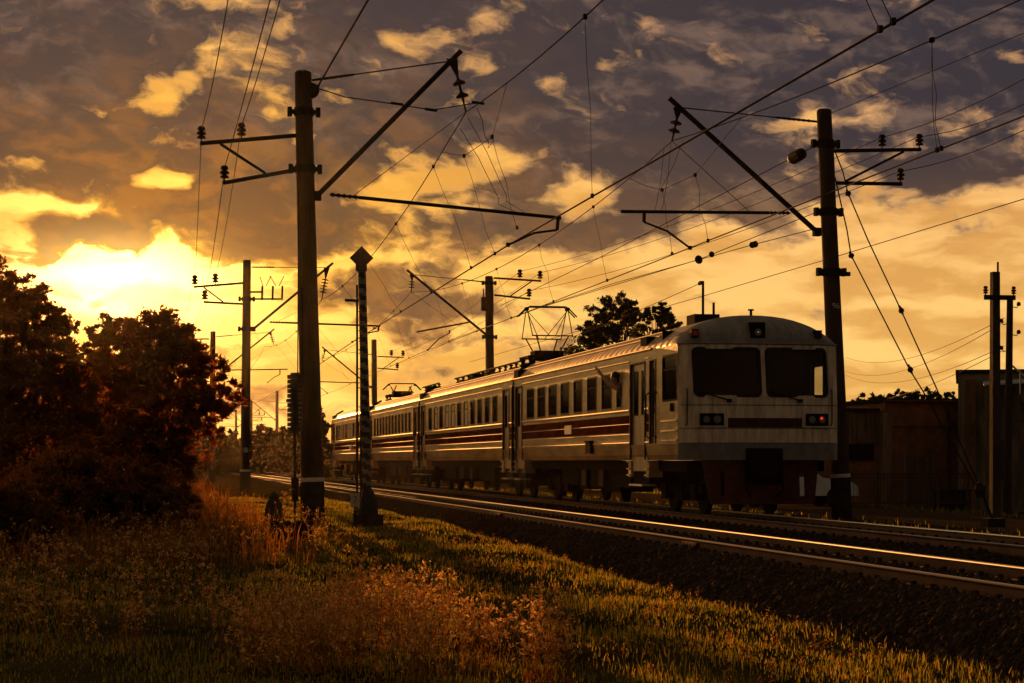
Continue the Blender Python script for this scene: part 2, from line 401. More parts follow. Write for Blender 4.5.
pm = MB()
py_ = list(np.arange(30, 90, 2.0))
for y in py_:
    for x in (17.4 + .25 * math.sin(y * .7), 18.8, 20.2, 21.6 + .3 * math.sin(y * .5 + 1)): pm.v.append((x, y, gz(x, y) + .006))
for j in range(len(py_) - 1):
    for i in range(3): pm.face(j * 4 + i, j * 4 + i + 1, (j + 1) * 4 + i + 1, (j + 1) * 4 + i)
tag(pm.build('gravel_path', 'path'), kind='structure')
fp = MB()
fy = list(np.arange(45, 140, 3.0))
for y in fy:
    c = 2.4 + .3 * math.sin(y * .12)
    for x in (c - .5, c, c + .5): fp.v.append((x, y, gz(x, y) + .012))
for j in range(len(fy) - 1):
    for i in range(2): fp.face(j * 3 + i, j * 3 + i + 1, (j + 1) * 3 + i + 1, (j + 1) * 3 + i)
tag(fp.build('footpath', 'path'), kind='structure')
# loose stones on the ballast
def stones(n, name, label):
    v = []; f = []
    base = np.array([(1, 0, 0), (-1, 0, 0), (0, 1, 0), (0, -1, 0), (0, 0, 1), (0, 0, -1)], float)
    tri = np.array([(0, 2, 4), (2, 1, 4), (1, 3, 4), (3, 0, 4), (2, 0, 5), (1, 2, 5), (3, 1, 5), (0, 3, 5)])
    u = rng.uniform(0, 1, n); y = 15 + 60 * u ** 1.6
    x = np.where(rng.uniform(0, 1, n) < .6, rng.uniform(6.5, 8.3, n), rng.uniform(8.6, 12.4, n))
    z = np.interp(x, [p[0] for p in prof], [p[1] for p in prof])
    c = np.stack([x, y, z], 1)
    sc = (.012 + .012 * rng.uniform(0, 1, (n, 1, 1)) + .05 * rng.uniform(0, 1, (n, 1, 1)) ** 6) * rng.uniform(.6, 1.2, (n, 6, 3))
    V_ = c[:, None, :] + base[None] * sc
    rot = rng.uniform(0, 6.28, n); dx = V_[:, :, 0] - x[:, None]; dy = V_[:, :, 1] - y[:, None]
    V_[:, :, 0] = x[:, None] + dx * np.cos(rot)[:, None] - dy * np.sin(rot)[:, None]
    V_[:, :, 1] = y[:, None] + dx * np.sin(rot)[:, None] + dy * np.cos(rot)[:, None]
    F_ = (tri[None] + (np.arange(n) * 6)[:, None, None]).reshape(-1, 3)
    tag(npmesh(name, V_.reshape(-1, 3), F_, 'stone'), label, 'ballast', kind='stuff')
stones(42000, 'ballast_stones', 'loose dark ballast stones along the tracks')

# ------------------------------------------------------------------ tracks
def track(xc, label, y0, y1, y2):
    t = empty('railway_track', (xc, y0, 0)); tag(t, label, 'railway track', 'railway tracks')
    for sx in (-.76, .76):
        m = MB(); c = xc + sx; m.use('rust')
        pr = [(-.075, -.18), (-.075, -.165), (-.01, -.145), (-.01, -.05), (-.0385, -.018), (-.0355, -.005), (-.020, 0), (.020, 0), (.0355, -.005), (.0385, -.018), (.01, -.05), (.01, -.145), (.075, -.165), (.075, -.18)]
        yy = [y0, 120, y2]; b = 0
        for y in yy:
            for px_, pz in pr: m.v.append((c + px_, y, pz))
        k = len(pr)
        for j in range(2):
            for i in range(k - 1):
                m.use('railtop' if i in (5, 6, 7) or (sx > 0 and i in (3, 4, 5)) or (sx < 0 and i in (7, 8, 9)) else 'rust'); m.face(j * k + i, j * k + i + 1, (j + 1) * k + i + 1, (j + 1) * k + i)
        m.build('rail', parent=t)
    first = None
    n = 0; y = y1
    while n < 100:
        if first is None:
            q = MB(); q.box(xc - 1.35, xc + 1.35, y - .12, y + .12, -.30, -.150)
            for sx in (-.76, .76):
                for d in (-.10, .10): q.box(xc + sx + d - .025, xc + sx + d + .025, y - .03, y + .03, -.150, -.10)
            first = q.build('sleeper', 'sleeper', t, origin=(xc, y, 0))
        else:
            o = first.copy(); COL.objects.link(o); o.parent = t; o.location = (0, y - y0, 0)
        n += 1; y += .56
    q = MB()
    while y < y1 + 200:
        q.box(xc - 1.35, xc + 1.35, y - .12, y + .12, -.30, -.178); y += .56
    tag(q.build('sleeper_row', 'sleeper', t), kind='stuff')
    return t
tA = track(XA, 'near empty railway track with shining rail heads in front of the train', -20, 18, 700)
tB = track(XB, 'railway track the train stands on, its rails showing at the right of the train', -20, 28, 700)
for px in (693, 500):                                   # fish plates bolted at the joints of the front rail
    p = at_x(px, 545, XA - .76); m = MB()
    m.box(XA - .835, XA - .775, p.y - .4, p.y + .4, -.14, -.05)
    for d in (-.3, -.1, .1, .3): m.rod((XA - .85, p.y + d, -.095), (XA - .83, p.y + d, -.095), .018, n=6)
    m.build('joint_plate', 'rust', tA)

# ------------------------------------------------------------------ insulators
def disc_string(m, p0, p1, n, r=.12, core=.03):
    p0, p1 = Vector(p0), Vector(p1); L = (p1 - p0).length; pr = []
    for i in range(n):
        a = L * (i + .2) / n; st = L / n
        pr += [(a, core), (a + st * .10, core * 1.4), (a + st * .35, r), (a + st * .5, r * .95), (a + st * .55, core)]
    m.lathe(p0, p1 - p0, [(0, core)] + pr + [(L, core)], 10); return m
def pin_insulator(p, s=1.0):                            # stands upright on an arm; p = its foot
    m = MB(); p = Vector(p)
    m.use('steel').rod(p - Vector((0, 0, .06)), p + Vector((0, 0, .10 * s)), .016, n=6)
    z = p + Vector((0, 0, .06 * s))
    m.use('insul').lathe(z, (0, 0, 1), [(0, .05 * s), (.01, .11 * s), (.06 * s, .10 * s), (.07 * s, .06 * s), (.10 * s, .06 * s), (.11 * s, .12 * s), (.17 * s, .11 * s), (.18 * s, .06 * s), (.21 * s, .06 * s), (.22 * s, .10 * s), (.30 * s, .08 * s), (.32 * s, .03 * s)], 10)
    return m

# ------------------------------------------------------------------ catenary masts
class Mast: pass
def mast(label, base, top, r0, r1, side, detail=2, band=True, arm=None, feeder=None, group='concrete catenary masts'):
    """side = +1: the track lies at +X of the mast. arm / feeder hold the offsets in metres."""
    base, top = Vector(base), Vector(top)
    t = empty('catenary_mast', base); tag(t, label, 'catenary mast', group)
    H = top.z - base.z
    def ax(z): return base + (top - base) * ((z - base.z) / H)
    m = MB()
    m.use('concrete_dark').tube([base - Vector((0, 0, .3)), ax(base.z + .86)], [r0 * 1.08, r0 * 1.06], 16)
    if band: m.use('whiteband').tube([ax(base.z + .86), ax(base.z + .95)], [r0 * 1.07, r0 * 1.06], 16)
    m.use('concrete').tube([ax(base.z + .95), ax(base.z + H * .5), top, top + Vector((0, 0, .04))], [r0, (r0 + r1) / 2, r1, r1 * .8], 16)
    m.build('shaft', parent=t, smooth=False)
    for z in arm['collars']:
        c = ax(z); rr_ = lerp(r0, r1, (z - base.z) / H)
        q = MB(); q.tube([c - Vector((0, 0, .09)), c + Vector((0, 0, .09))], [rr_ + .03] * 2, 12)
        q.box(c.x - rr_ - .16, c.x + rr_ + .16, c.y - .05, c.y + .05, c.z - .05, c.z + .05)
        for d in (-1, 1): q.box(c.x + d * (rr_ + .12) - .05, c.x + d * (rr_ + .12) + .05, c.y - .08, c.y + .08, c.z - .10, c.z + .10)
        q.build('clamp_collar', 'steel', t)
    # the cantilever: inclined strut, tie rod, tube with steady arm
    a = arm; X = lambda dx, z: Vector((ax(z).x + side * dx, base.y, z))
    s0, s1 = X(a['s0'][0], a['s0'][1]), X(a['s1'][0], a['s1'][1])
    w = a.get('w', .10)
    q = MB(); q.beam(s0, s1, w, w); q.box(s0.x - .09, s0.x + .09, s0.y - .1, s0.y + .1, s0.z - .10, s0.z + .10)
    q.build('strut', 'steel', t)
    tie1 = s0.lerp(s1, .93); tz = a['tie']
    q = MB(); e0 = X(.2, tz); e1 = e0.lerp(tie1, .3)
    q.tube([e0, e1], .028, 6); q.tube([e1, tie1], .016, 5)
    for k in range(6): q.rod(e0.lerp(e1, .2 + .12 * k) - Vector((.012, 0, 0)), e0.lerp(e1, .2 + .12 * k) + Vector((.012, 0, 0)), .04, n=8)
    q.build('tie_rod', 'steel', t)
    hp = s0.lerp(s1, a.get('hang', .95)); ms = Vector((X(a['mess'][0], a['mess'][1])))
    q = MB(); q.use('steel')
    pl = hp.lerp(ms, .32)
    q.v += [tuple(v) for v in (hp + Vector((-.16, -.015, 0)), hp + Vector((.10, -.015, 0)), pl + Vector((.03, -.015, 0)), pl + Vector((-.03, -.015, 0)),
                               hp + Vector((-.16, .015, 0)), hp + Vector((.10, .015, 0)), pl + Vector((.03, .015, 0)), pl + Vector((-.03, .015, 0)))]
    b = len(q.v) - 8
    for fc in ((0, 1, 2, 3), (7, 6, 5, 4), (0, 4, 5, 1), (1, 5, 6, 2), (2, 6, 7, 3), (3, 7, 4, 0)): q.face(*(b + i for i in fc))
    q.use('insul'); disc_string(q, pl, pl.lerp(ms, .7), a.get('discs', 2), .15); q.use('steel').rod(pl.lerp(ms, .7), ms, .022, n=6)
    q.build('suspension_insulator', parent=t)
    u0, u1 = X(*a['t0']), X(*a['t1'])
    q = MB(); q.use('steel'); e1 = u0.lerp(u1, .14)
    q.use('insul'); disc_string(q, u0.lerp(u1, .02), e1, 5, .05, .03); q.use('steel').rod(e1, u1, .042 if a.get('tr') is None else a['tr'], n=8)
    q.build('registration_tube', parent=t)
    d0 = X(*a['drop0']); d1 = X(*a['drop1']); kn = X(*a['knee']); ct = X(*a['contact'])
    q = MB(); q.beam(d0, d1, .07, .09); q.tube([d1, kn, ct], .026, 6); q.box(ct.x - .04, ct.x + .04, ct.y - .05, ct.y + .05, ct.z - .04, ct.z + .05)
    q.build('steady_arm', 'steel', t)
    q = MB(); q.rod(ms, X(a['t1'][0] * .0 + a['tieend'], lerp(a['t0'][1], a['t1'][1], a['tieend'] / a['t1'][0])), .009, n=4); q.build('stay_wire', 'wire', t)
    R_ = Mast(); R_.root = t; R_.mess = ms; R_.contact = ct; R_.ins = []; R_.ax = ax
    if feeder:
        f = feeder; Fx = lambda dx, z: Vector((ax(z).x - side * dx, base.y, z))
        p0, p1 = Fx(f['u'][0], f['u'][1]), Fx(f['u'][2], f['u'][3]); q0, q1 = Fx(f['l'][0], f['l'][1]), Fx(f['l'][2], f['l'][3])
        for nm, (k0, k1) in (('crossarm', (p0, p1)), ('crossarm', (q0, q1))):
            q = MB(); q.beam(k0, k1, .07, .085); q.build(nm, 'steel', t)
        q = MB(); q.beam(p0.lerp(p1, f['b'][0]) - Vector((0, 0, .045)), q0.lerp(q1, f['b'][1]) + Vector((0, 0, .045)), .05, .06)
        q.build('arm_brace', 'steel', t)
        for (w_, k) in f['ins']:
            p = (p0.lerp(p1, k) if w_ == 'u' else q0.lerp(q1, k)) + Vector((0, -.0, .045))
            pin_insulator(p, f.get('is', 1.25)).build('pin_insulator', parent=t); R_.ins.append(p + Vector((0, 0, .30 * f.get('is', 1.25))))
        q = MB(); mm = p0.lerp(q0, .5)
        q.tube([p0 + Vector((side * .05, -.1, 0)), Vector((mm.x + side * .06, mm.y - .12, mm.z)), q0 + Vector((side * .05, -.1, -.9))], .012, 4)
        q.build('down_lead', 'wire', t)
    return R_

yM = at_depth(313, 520, 44.6).y
def off(px, py, Y, basex): v = at_y(px, py, Y); return (abs(v.x - basex), v.z)
# main mast in the left foreground
mb = at_depth(313, 520, 44.6); mt = at_y(303, 73, mb.y)
def o_main(px, py):
    v = at_y(px, py, mb.y); H = mt.z - mb.z; axx = mb.x + (mt.x - mb.x) * (v.z - mb.z) / H
    return (v.x - axx, v.z)
arm_main = dict(collars=[at_y(303, 112, mb.y).z, at_y(303, 169, mb.y).z], s0=o_main(317, 196), s1=o_main(461, 51), tie=at_y(303, 80, mb.y).z, mess=o_main(466, 112), hang=.945,
                t0=o_main(325, 194), t1=o_main(561, 218), drop0=o_main(558, 217), drop1=o_main(557, 230), knee=o_main(534, 233), contact=o_main(508, 245), tieend=1.0, discs=2, w=.11)
fo = lambda a, b: (-o_main(*a)[0], o_main(*a)[1], -o_main(*b)[0], o_main(*b)[1])
feed_main = dict(u=fo((296, 135.5), (200, 143.5)), l=fo((296, 170), (223, 183)), b=(.79, .42), ins=[('u', .985), ('l', .98), ('u', .57)], **{'is': .9})
MAIN = mast('tall leaning concrete mast with white ring near its foot, left of the striped post', mb, mt, .255, .19, +1, arm=arm_main, feeder=feed_main)
# right hand foreground mast
rb = at_depth(842, 512, 49.5); rt = at_y(824, 111, rb.y)
def o_right(px, py):
    v = at_y(px, py, rb.y); axx = rb.x + (rt.x - rb.x) * (v.z - rb.z) / (rt.z - rb.z)
    return (axx - v.x, v.z)
zr = lambda py: at_y(828, py, rb.y).z
arm_right = dict(collars=[zr(144), zr(212), zr(272)], s0=o_right(817, 232), s1=o_right(669, 98), tie=zr(122), mess=o_right(672, 141), hang=.93, t0=o_right(793, 213), t1=o_right(621, 211.5),
                 drop0=o_right(644, 212), drop1=o_right(644, 222), knee=o_right(667, 231), contact=o_right(690, 248), tieend=2.0, discs=2, w=.10)
fr = lambda a, b: (-o_right(*a)[0], o_right(*a)[1], -o_right(*b)[0], o_right(*b)[1])
feed_right = dict(u=fr((834, 151), (921, 149.5)), l=fr((836, 183), (902, 184)), b=(.80, .14), ins=[('u', .55), ('u', .98), ('l', .975)], **{'is': .92})
RIGHT = mast('tall concrete mast numbered 96 standing right beside the front of the train', rb, rt, .235, .185, -1, arm=arm_right, feeder=feed_right)
# the rest of the two rows, standing farther down the line
gen_arm = lambda sg: dict(collars=[], s0=(.3, 6.9), s1=(4.0, 9.95), tie=9.4, mess=(4.0, 8.9), hang=.93, t0=(.5, 7.2), t1=(4.9, 7.3), drop0=(4.4, 7.3), drop1=(4.4, 6.95), knee=(4.0, 6.75), contact=(3.6, 6.4), tieend=1.5, discs=3, w=.10)
def gen_feed(): return dict(u=(.25, 9.25, 2.3, 9.2), l=(.25, 8.35, 1.85, 8.25), b=(.8, .3), ins=[('u', .97), ('l', .96), ('u', .53)], **{'is': 1.3})
b2 = at_depth(245, 492, 84); t2 = at_y(247, 261, b2.y)
a2 = gen_arm(1); z2 = lambda py: at_y(247, py, b2.y).z; d2 = lambda px, py: (at_y(px, py, b2.y).x - at_y(246, py, b2.y).x, at_y(px, py, b2.y).z)
a2.update(s0=d2(253, 329), s1=d2(332, 263), tie=z2(267), mess=d2(321, 300), t0=d2(267, 322), t1=d2(380, 326), drop0=d2(378, 326), drop1=d2(378, 331), knee=d2(367, 333), contact=d2(352, 342), discs=5, tieend=1.2, collars=[z2(299), z2(329)])
f2 = dict(u=tuple(abs(q) if i % 2 == 0 else q for i, q in enumerate(d2(242, 283) + d2(193, 287))), l=tuple(abs(q) if i % 2 == 0 else q for i, q in enumerate(d2(242, 304) + d2(203, 302))), b=(.8, .5), ins=[('u', .98), ('l', .97), ('u', .56)], **{'is': 1.2})
P2 = mast('second concrete mast of the left row, standing between the tree and the tall leaning mast', b2, t2, .21, .17, +1, arm=a2, feeder=f2)
b3 = at_depth(212, 483, 131); t3 = at_y(213, 332, b3.y)
q = MB(); c_ = lambda px, py: at_y(px, py, b2.y - .1)
q.beam(c_(249, 292), c_(263, 292), .06, .07); q.beam(c_(249, 299), c_(283, 299), .06, .07)
for px in (262, 272.5, 282): q.rod(c_(px, 300), c_(px + .4, 286), .045, n=6)
q.build('switch_bracket', 'steel', P2.root)
for a_, b_ in (((263, 286), (260, 277)), ((266, 286), (271, 276)), ((276, 286), (270, 276)), ((279, 286), (284, 276))):
    q = MB(); q.rod(c_(*a_), c_(*b_), .018, n=5); q.build('horn_rod', 'steel', P2.root)
P3 = mast('concrete mast half hidden by the right edge of the sunlit tree', b3, t3, .21, .17, +1, arm=dict(gen_arm(1)), feeder=gen_feed(), band=False)
b5 = at_depth(491, 482, 97); t5 = at_y(489, 277, b5.y)
z5 = lambda py: at_y(489, py, b5.y).z; d5 = lambda px, py: (-(at_y(px, py, b5.y).x - at_y(489, py, b5.y).x), at_y(px, py, b5.y).z)
a5 = gen_arm(-1); a5.update(s0=d5(486, 335), s1=d5(407, 270), tie=z5(282), mess=d5(411, 292), t0=d5(470, 322), t1=d5(416, 332), drop0=d5(449, 330), drop1=d5(449, 333), knee=d5(438, 339), contact=d5(427, 350), tieend=1.5, discs=3, collars=[z5(283), z5(337)])
f5 = dict(u=tuple(abs(q) if i % 2 == 0 else q for i, q in enumerate(d5(494, 278) + d5(541, 281))), l=tuple(abs(q) if i % 2 == 0 else q for i, q in enumerate(d5(494, 295) + d5(530, 299))), b=(.8, .45), ins=[('u', .55), ('u', .98), ('l', .97)], **{'is': 1.2})
P5 = mast('concrete mast rising behind the train roof left of the raised pantograph', b5, t5, .23, .19, -1, arm=a5, feeder=f5, band=False)
b6 = at_depth(375, 478, 153); t6 = at_y(374, 340, b6.y)
q = MB(); p = at_y(483.5, 304, b5.y - .1); q.box(p.x - .11, p.x + .11, p.y - .1, p.y + .1, p.z - .33, p.z + .33); q.rod((p.x, p.y, p.z + .33), (p.x, p.y, p.z + .75), .03, n=6); q.box(p.x, p.x + .4, p.y - .04, p.y + .04, p.z - .3, p.z - .24); q.build('switch_box', 'steel', P5.root)
a6 = gen_arm(-1)
P6 = mast('concrete mast behind the train just right of the striped post', b6, t6, .24, .2, -1, arm=a6, feeder=gen_feed(), band=False)
rest = [(277, 391, 275, -1, 'slim far mast above the distant wood between the two left masts'),
        (236, 410, 330, +1, 'far mast peeping out just left of the second left mast'),
        (251.5, 401, 350, -1, 'far mast almost hidden behind the second left mast')]
for px, py, cz, sd, lb in rest:
    p = at_depth(px, py, cz); b = Vector((p.x, p.y, gz(p.x, p.y)))
    ar = gen_arm(sd); k = (p.z) / 10.2
    P = mast(lb, b, p, .24, .2, sd, arm=ar, feeder=gen_feed(), band=False)
# a number painted on two of the masts
def text_part(txt, size, loc, rotz, m, parent, name='painted_number', ext=.002):
    cu = bpy.data.curves.new(name, 'FONT'); cu.body = txt; cu.size = size; cu.extrude = ext; cu.align_x = 'CENTER'; cu.align_y = 'CENTER'
    o = bpy.data.objects.new(name, cu)
    me = bpy.data.meshes.new_from_object(o); bpy.data.objects.remove(o)
    me.materials.append(M[m]); q = bpy.data.objects.new(name, me); COL.objects.link(q)
    q.location = Vector(loc) - org(parent); q.rotation_euler = (R(90), 0, rotz); q.parent = parent; ORG[q.name] = Vector(loc)
    return q
p = at_y(836, 306, rb.y - .23); text_part('96', .2, (p.x, p.y - .005, p.z), 0, 'whiteband', RIGHT.root)
q = MB(); p = at_y(246, 450, b2.y - .225); q.rod((p.x, p.y, p.z), (p.x, p.y - .01, p.z), .11, n=14); q.build('number_disc', 'plate', P2.root)

# anchor pulley and rings on the main mast
p = at_y(317, 90, mb.y - .05); q = MB(); q.use('steel').rod(p + Vector((-.12, -.06, -.02)), p + Vector((-.12, .06, -.02)), .17, n=18); q.rod(p + Vector((-.3, 0, .05)), p + Vector((.06, 0, .1)), .035, n=6)
q.rod(p + Vector((-.12, -.1, -.02)), p + Vector((-.12, .1, -.02)), .05, n=10); q.build('anchor_pulley', parent=MAIN.root)

# ------------------------------------------------------------------ overhead wires
def quad_pts(pts, y0, y1, n=28):                        # smooth curve through three or more points, as a function of Y
    P = np.array([tuple(p) for p in pts]); k = min(2, len(P) - 1)
    cx = np.polyfit(P[:, 1], P[:, 0], min(1, k)); cz_ = np.polyfit(P[:, 1], P[:, 2], k)
    return [Vector((np.polyval(cx, y), y, np.polyval(cz_, y))) for y in np.linspace(y0, y1, n)]
def span(p, q, sag=0.0, n=14):
    p, q = Vector(p), Vector(q)
    return [p.lerp(q, i / n) - Vector((0, 0, 4 * sag * (i / n) * (1 - i / n))) for i in range(n + 1)]
def wire(label, pts, r=.011, cat='wire', name='overhead_wire', group='overhead wires', n=5):
    m = MB(); m.tube(pts, r, n); o = m.build(name, 'wire', origin=pts[0]); tag(o, label, cat, group); return o
def at_curve(pts, y):
    for a, b in zip(pts, pts[1:]):
        if min(a.y, b.y) <= y <= max(a.y, b.y): return a.lerp(b, (y - a.y) / (b.y - a.y + 1e-9))
    return pts[0] if abs(pts[0].y - y) < abs(pts[-1].y - y) else pts[-1]
# three feeder wires on the left arms
labs = ['outermost left feeder wire, carried on the outer upper insulator of the left masts', 'left feeder wire on the lower arm of the left masts', 'innermost left feeder wire, on the inner upper insulator of the left masts']
for i, (npx, npy) in enumerate(((228, 0), (270, 0), (280, 0))):
    a = MAIN.ins[i]; near = at_x(npx, npy, a.x)
    mid = quad_pts([a, near, Vector((a.x, 2 * near.y - a.y, a.z))] if i != 1 else [a, near, Vector((a.x, 4, a.z + .2))], 4, a.y, 20)
    b = P2.ins[i]; c = P3.ins[i]
    wire(labs[i], mid + span(a, b, .35)[1:] + span(b, c, .35)[1:], .009)
# near track catenary: contact wires, carrier wire, droppers
cA0 = Vector((8.2, 4, 6.27))
catA = empty('catenary_line', (8.2, 4, 0)); tag(catA, 'catenary over the near empty track, held by the tall leaning mast', 'catenary', 'catenary lines over the tracks')
_n = at_depth(932, 0, 21.8)
conA = [MAIN.contact.lerp(_n, k) for k in (1.8, 1.0, .5, 0)] + span(MAIN.contact, P2.contact)[1:] + [Vector((P2.contact.x + .6, b3.y, P2.contact.z)), Vector((P2.contact.x + .4, 330, P2.contact.z))]
for dx, dz in ((0, 0), (.07, .03)):
    m = MB(); m.tube([p + Vector((dx, 0, dz)) for p in conA], .0125, 5); m.build('contact_wire', 'wire', catA)
xm = MAIN.mess.x
nearA = quad_pts([MAIN.mess, at_x(507, 83, xm), at_x(603, 0, xm)], 4, mb.y, 20)
farA = quad_pts([MAIN.mess, at_x(400, 217, xm), P2.mess], mb.y, b2.y, 16)
messA = nearA + farA[1:] + span(P2.mess, Vector((P2.mess.x + .3, b3.y, 8.8)), .6)[1:] + span(Vector((P2.mess.x + .3, b3.y, 8.8)), Vector((P2.mess.x + .3, 190, 8.8)), .7)[1:]
m = MB(); m.tube(messA, .013, 5); m.build('carrier_wire', 'wire', catA)
def dropper(par, pa, pb, wig=.0, r=.006):
    pa, pb = Vector(pa), Vector(pb); m = MB(); pts = [pa]
    for k in (.25, .5, .75): pts.append(pa.lerp(pb, k) + Vector((random.uniform(-wig, wig), random.uniform(-wig, wig) * 2, 0)))
    pts.append(pb); m.tube(pts, r, 4)
    m.box(pa.x - .03, pa.x + .03, pa.y - .05, pa.y + .05, pa.z - .04, pa.z + .04); m.box(pb.x - .025, pb.x + .025, pb.y - .04, pb.y + .04, pb.z - .03, pb.z + .05)
    m.build('dropper', 'wire', par)
def drop_px(par, pts, pxs, xw, con_pts, slack=0, wig=.05):
    y = at_x(pxs[0], pxs[1], xw).y; a = at_curve(pts, y); y2 = at_x(pxs[2], pxs[3], con_pts[0].x).y; b = at_curve(con_pts, y2)
    dropper(par, a, b, wig)
drop_px(catA, messA, (585, 15, 622, 180), xm, conA)
p = at_x(876, 29, 8.2); dropper(catA, at_curve(messA, p.y - .3), at_curve(conA, p.y), .05); dropper(catA, at_curve(messA, p.y - .3), at_curve(conA, p.y + .4), .05)
for yy in (50, 58, 66, 75, 92, 101, 110, 119): dropper(catA, at_curve(messA, yy), at_curve(conA, yy + .4), .05)
# the stitch wire with its two droppers round the main mast
y0 = at_x(507, 83, xm).y; y1 = at_x(442, 155, xm).y
sa, sb = at_curve(messA, y0), at_curve(messA, y1)
k0 = at_x(492, 137, xm + .25); k1 = at_x(464, 156, xm + .25)
m = MB(); m.tube([sa, k0, k1, sb], .008, 4); m.build('stitch_wire', 'wire', catA)
dropper(catA, k1, at_x(495, 254, MAIN.contact.x), .05); dropper(catA, k0, at_x(517, 228, MAIN.contact.x + .2), .05)
for pa, pb in (((468, 118), (524, 212)), ((460, 128), (516, 212)), ((477, 108), (494, 140))):
    a = at_y(*pa, mb.y + (-.5 if pa[0] > 470 else .4)); b = at_y(*pb, mb.y - .2); m = MB()
    md = a.lerp(b, .7) + Vector((-.10, 0, -.1)); m.tube([a, a.lerp(b, .35) + Vector((-.02, 0, -.02)), md, md + Vector((.10, .05, -.16)), md + Vector((.08, 0, -.3)), b], .008, 4); m.build('jumper_cable', 'wire', catA)
# far track catenary
catB = empty('catenary_line', (12.9, 4, 0)); tag(catB, 'catenary over the track of the train, passing the mast numbered 96 and the raised pantograph', 'catenary', 'catenary lines over the tracks')
conB = [RIGHT.contact + Vector((0, y - rb.y, 0)) for y in (4, 25, rb.y)] + span(RIGHT.contact, P5.contact, .02)[1:] + [Vector((P5.contact.x + .7, b6.y, P5.contact.z)), Vector((P5.contact.x + .3, 330, P5.contact.z))]
for dx, dz in ((0, 0), (.06, .03)):
    m = MB(); m.tube([p + Vector((dx, 0, dz)) for p in conB], .0125, 5); m.build('contact_wire', 'wire', catB)
xb = RIGHT.mess.x
nearB = quad_pts([RIGHT.mess, at_x(738, 119, xb), at_x(1020, 0, xb)], 4, rb.y, 22)
farB = quad_pts([RIGHT.mess, at_x(540, 245, xb), P5.mess], rb.y, b5.y, 18)
messB = nearB + farB[1:] + span(P5.mess, Vector((P5.mess.x + .3, b6.y, 9.0)), .7)[1:] + span(Vector((P5.mess.x + .3, b6.y, 9.0)), Vector((P5.mess.x + .3, 270, 9.0)), .9)[1:]
m = MB(); m.tube(messB, .013, 5); m.build('carrier_wire', 'wire', catB)
drop_px(catB, messB, (932, 44, 941, 150), xb, conB); drop_px(catB, messB, (932, 44, 937, 151), xb, conB)
for yy in (56, 64, 72, 80, 88, 103, 112, 121, 130, 139): dropper(catB, at_curve(messB, yy), at_curve(conB, yy + .4), .05)
sa, sb = at_curve(messB, at_x(741, 118, xb).y), at_curve(messB, at_x(629, 180, xb).y)
k0 = at_x(695, 175, xb + .2); k1 = at_x(662, 190, xb + .2)
m = MB(); m.tube([sa, k0, k1, k1.lerp(sb, .5) - Vector((0, 0, .05)), sb], .008, 4); m.build('stitch_wire', 'wire', catB)
dropper(catB, k0, at_x(708, 241, RIGHT.contact.x), .04); dropper(catB, k1, at_x(672, 254, RIGHT.contact.x), .04)
for pa, pb in (((671, 142), (662, 211)), ((683, 140), (660, 190)), ((664, 148), (655, 211))):
    m = MB(); a = at_y(*pa, rb.y - .1); b = at_y(*pb, rb.y); m.tube([a, a.lerp(b, .5) + Vector((.03, 0, -.05)), b], .007, 4); m.build('jumper_cable', 'wire', catB)
# three feeder wires on the right arms
labs = ['right feeder wire on the inner upper insulator beside mast 96', 'outermost right feeder wire, on the outer upper insulator beside mast 96', 'right feeder wire on the lower arm insulator beside mast 96']
for i, (npx, npy) in enumerate(((1024, 79), (1024, 104), (1024, 130))):
    a = RIGHT.ins[i]; near = at_x(npx, npy, a.x); b = P5.ins[i]; c = P6.ins[[2, 0, 1][i]]
    pre = [near + (near - a) * 1.2, near]
    wire(labs[i], pre + span(near, a, .12)[1:] + span(a, b, .35)[1:] + span(b, c, .4)[1:], .010)
a = at_y(831, 113, rb.y); wire('thin wire tied to the very top of mast 96 and rising to the right edge', [a, at_x(1024, 33, a.x), at_x(1024, 33, a.x) + (at_x(1024, 33, a.x) - a)], .008)
wire('single low wire running behind the train and past mast 96 towards the right edge', [at_x(1200, 146, 16.6), at_x(1024, 199, 16.6), at_x(835, 257, 16.6), at_x(700, 297, 16.6), at_x(557, 337, 16.6), at_x(470, 362, 16.6)], .010)
q = MB(); p = at_y(833, 274, rb.y - .2); q.box(p.x - .42, p.x + .42, p.y - .1, p.y, p.z - .05, p.z + .05); q.build('side_bracket', 'steel', RIGHT.root)
# wires anchored at mast 96, with strain insulators
def strain(label, pts, beads, r=.011, shade='insul'):
    m = MB(); m.use('wire').tube(pts, r, 5)
    for (p, d, rad, n) in beads:
        d = Vector(d).normalized(); m.use('insul'); disc_string(m, Vector(p) - d * .16 * n / 2, Vector(p) + d * .16 * n / 2, n, rad, .035)
    o = m.build('anchored_wire', origin=pts[0]); tag(o, label, 'wire', 'overhead wires'); return o
a = at_y(813, 147, rb.y); e = at_x(600, 257.5, 14.6); e2 = at_x(500, 306, 14.0); bq = a.lerp(e, .13)
m = MB(); m.use('wire').tube([a, e, e2], .012, 5); m.use('insul').lathe(at_y(803, 153, rb.y + .6), e - a, [(0, .04), (.02, .10), (.1, .15), (.6, .16), (.7, .12), (.75, .04)], 14)
tag(m.build('anchored_wire', origin=a), 'wire anchored high on mast 96 with a fat drum insulator close to the mast', 'wire', 'overhead wires')
a = at_y(817, 212, rb.y); e = at_x(699, 259.5, 14.8); c = at_x(545, 306, 13.4)
strain('wire anchored at mid height on mast 96 with two round insulators strung on it', [a, e, c, P5.contact + Vector((.3, 0, .2))], [(e, e - a, .125, 1), (e + (a - e) * .12, e - a, .085, 1)])
a = at_y(814, 229, rb.y); e = at_x(754, 244.5, 15.6); c = at_x(615, 283, 14.2)
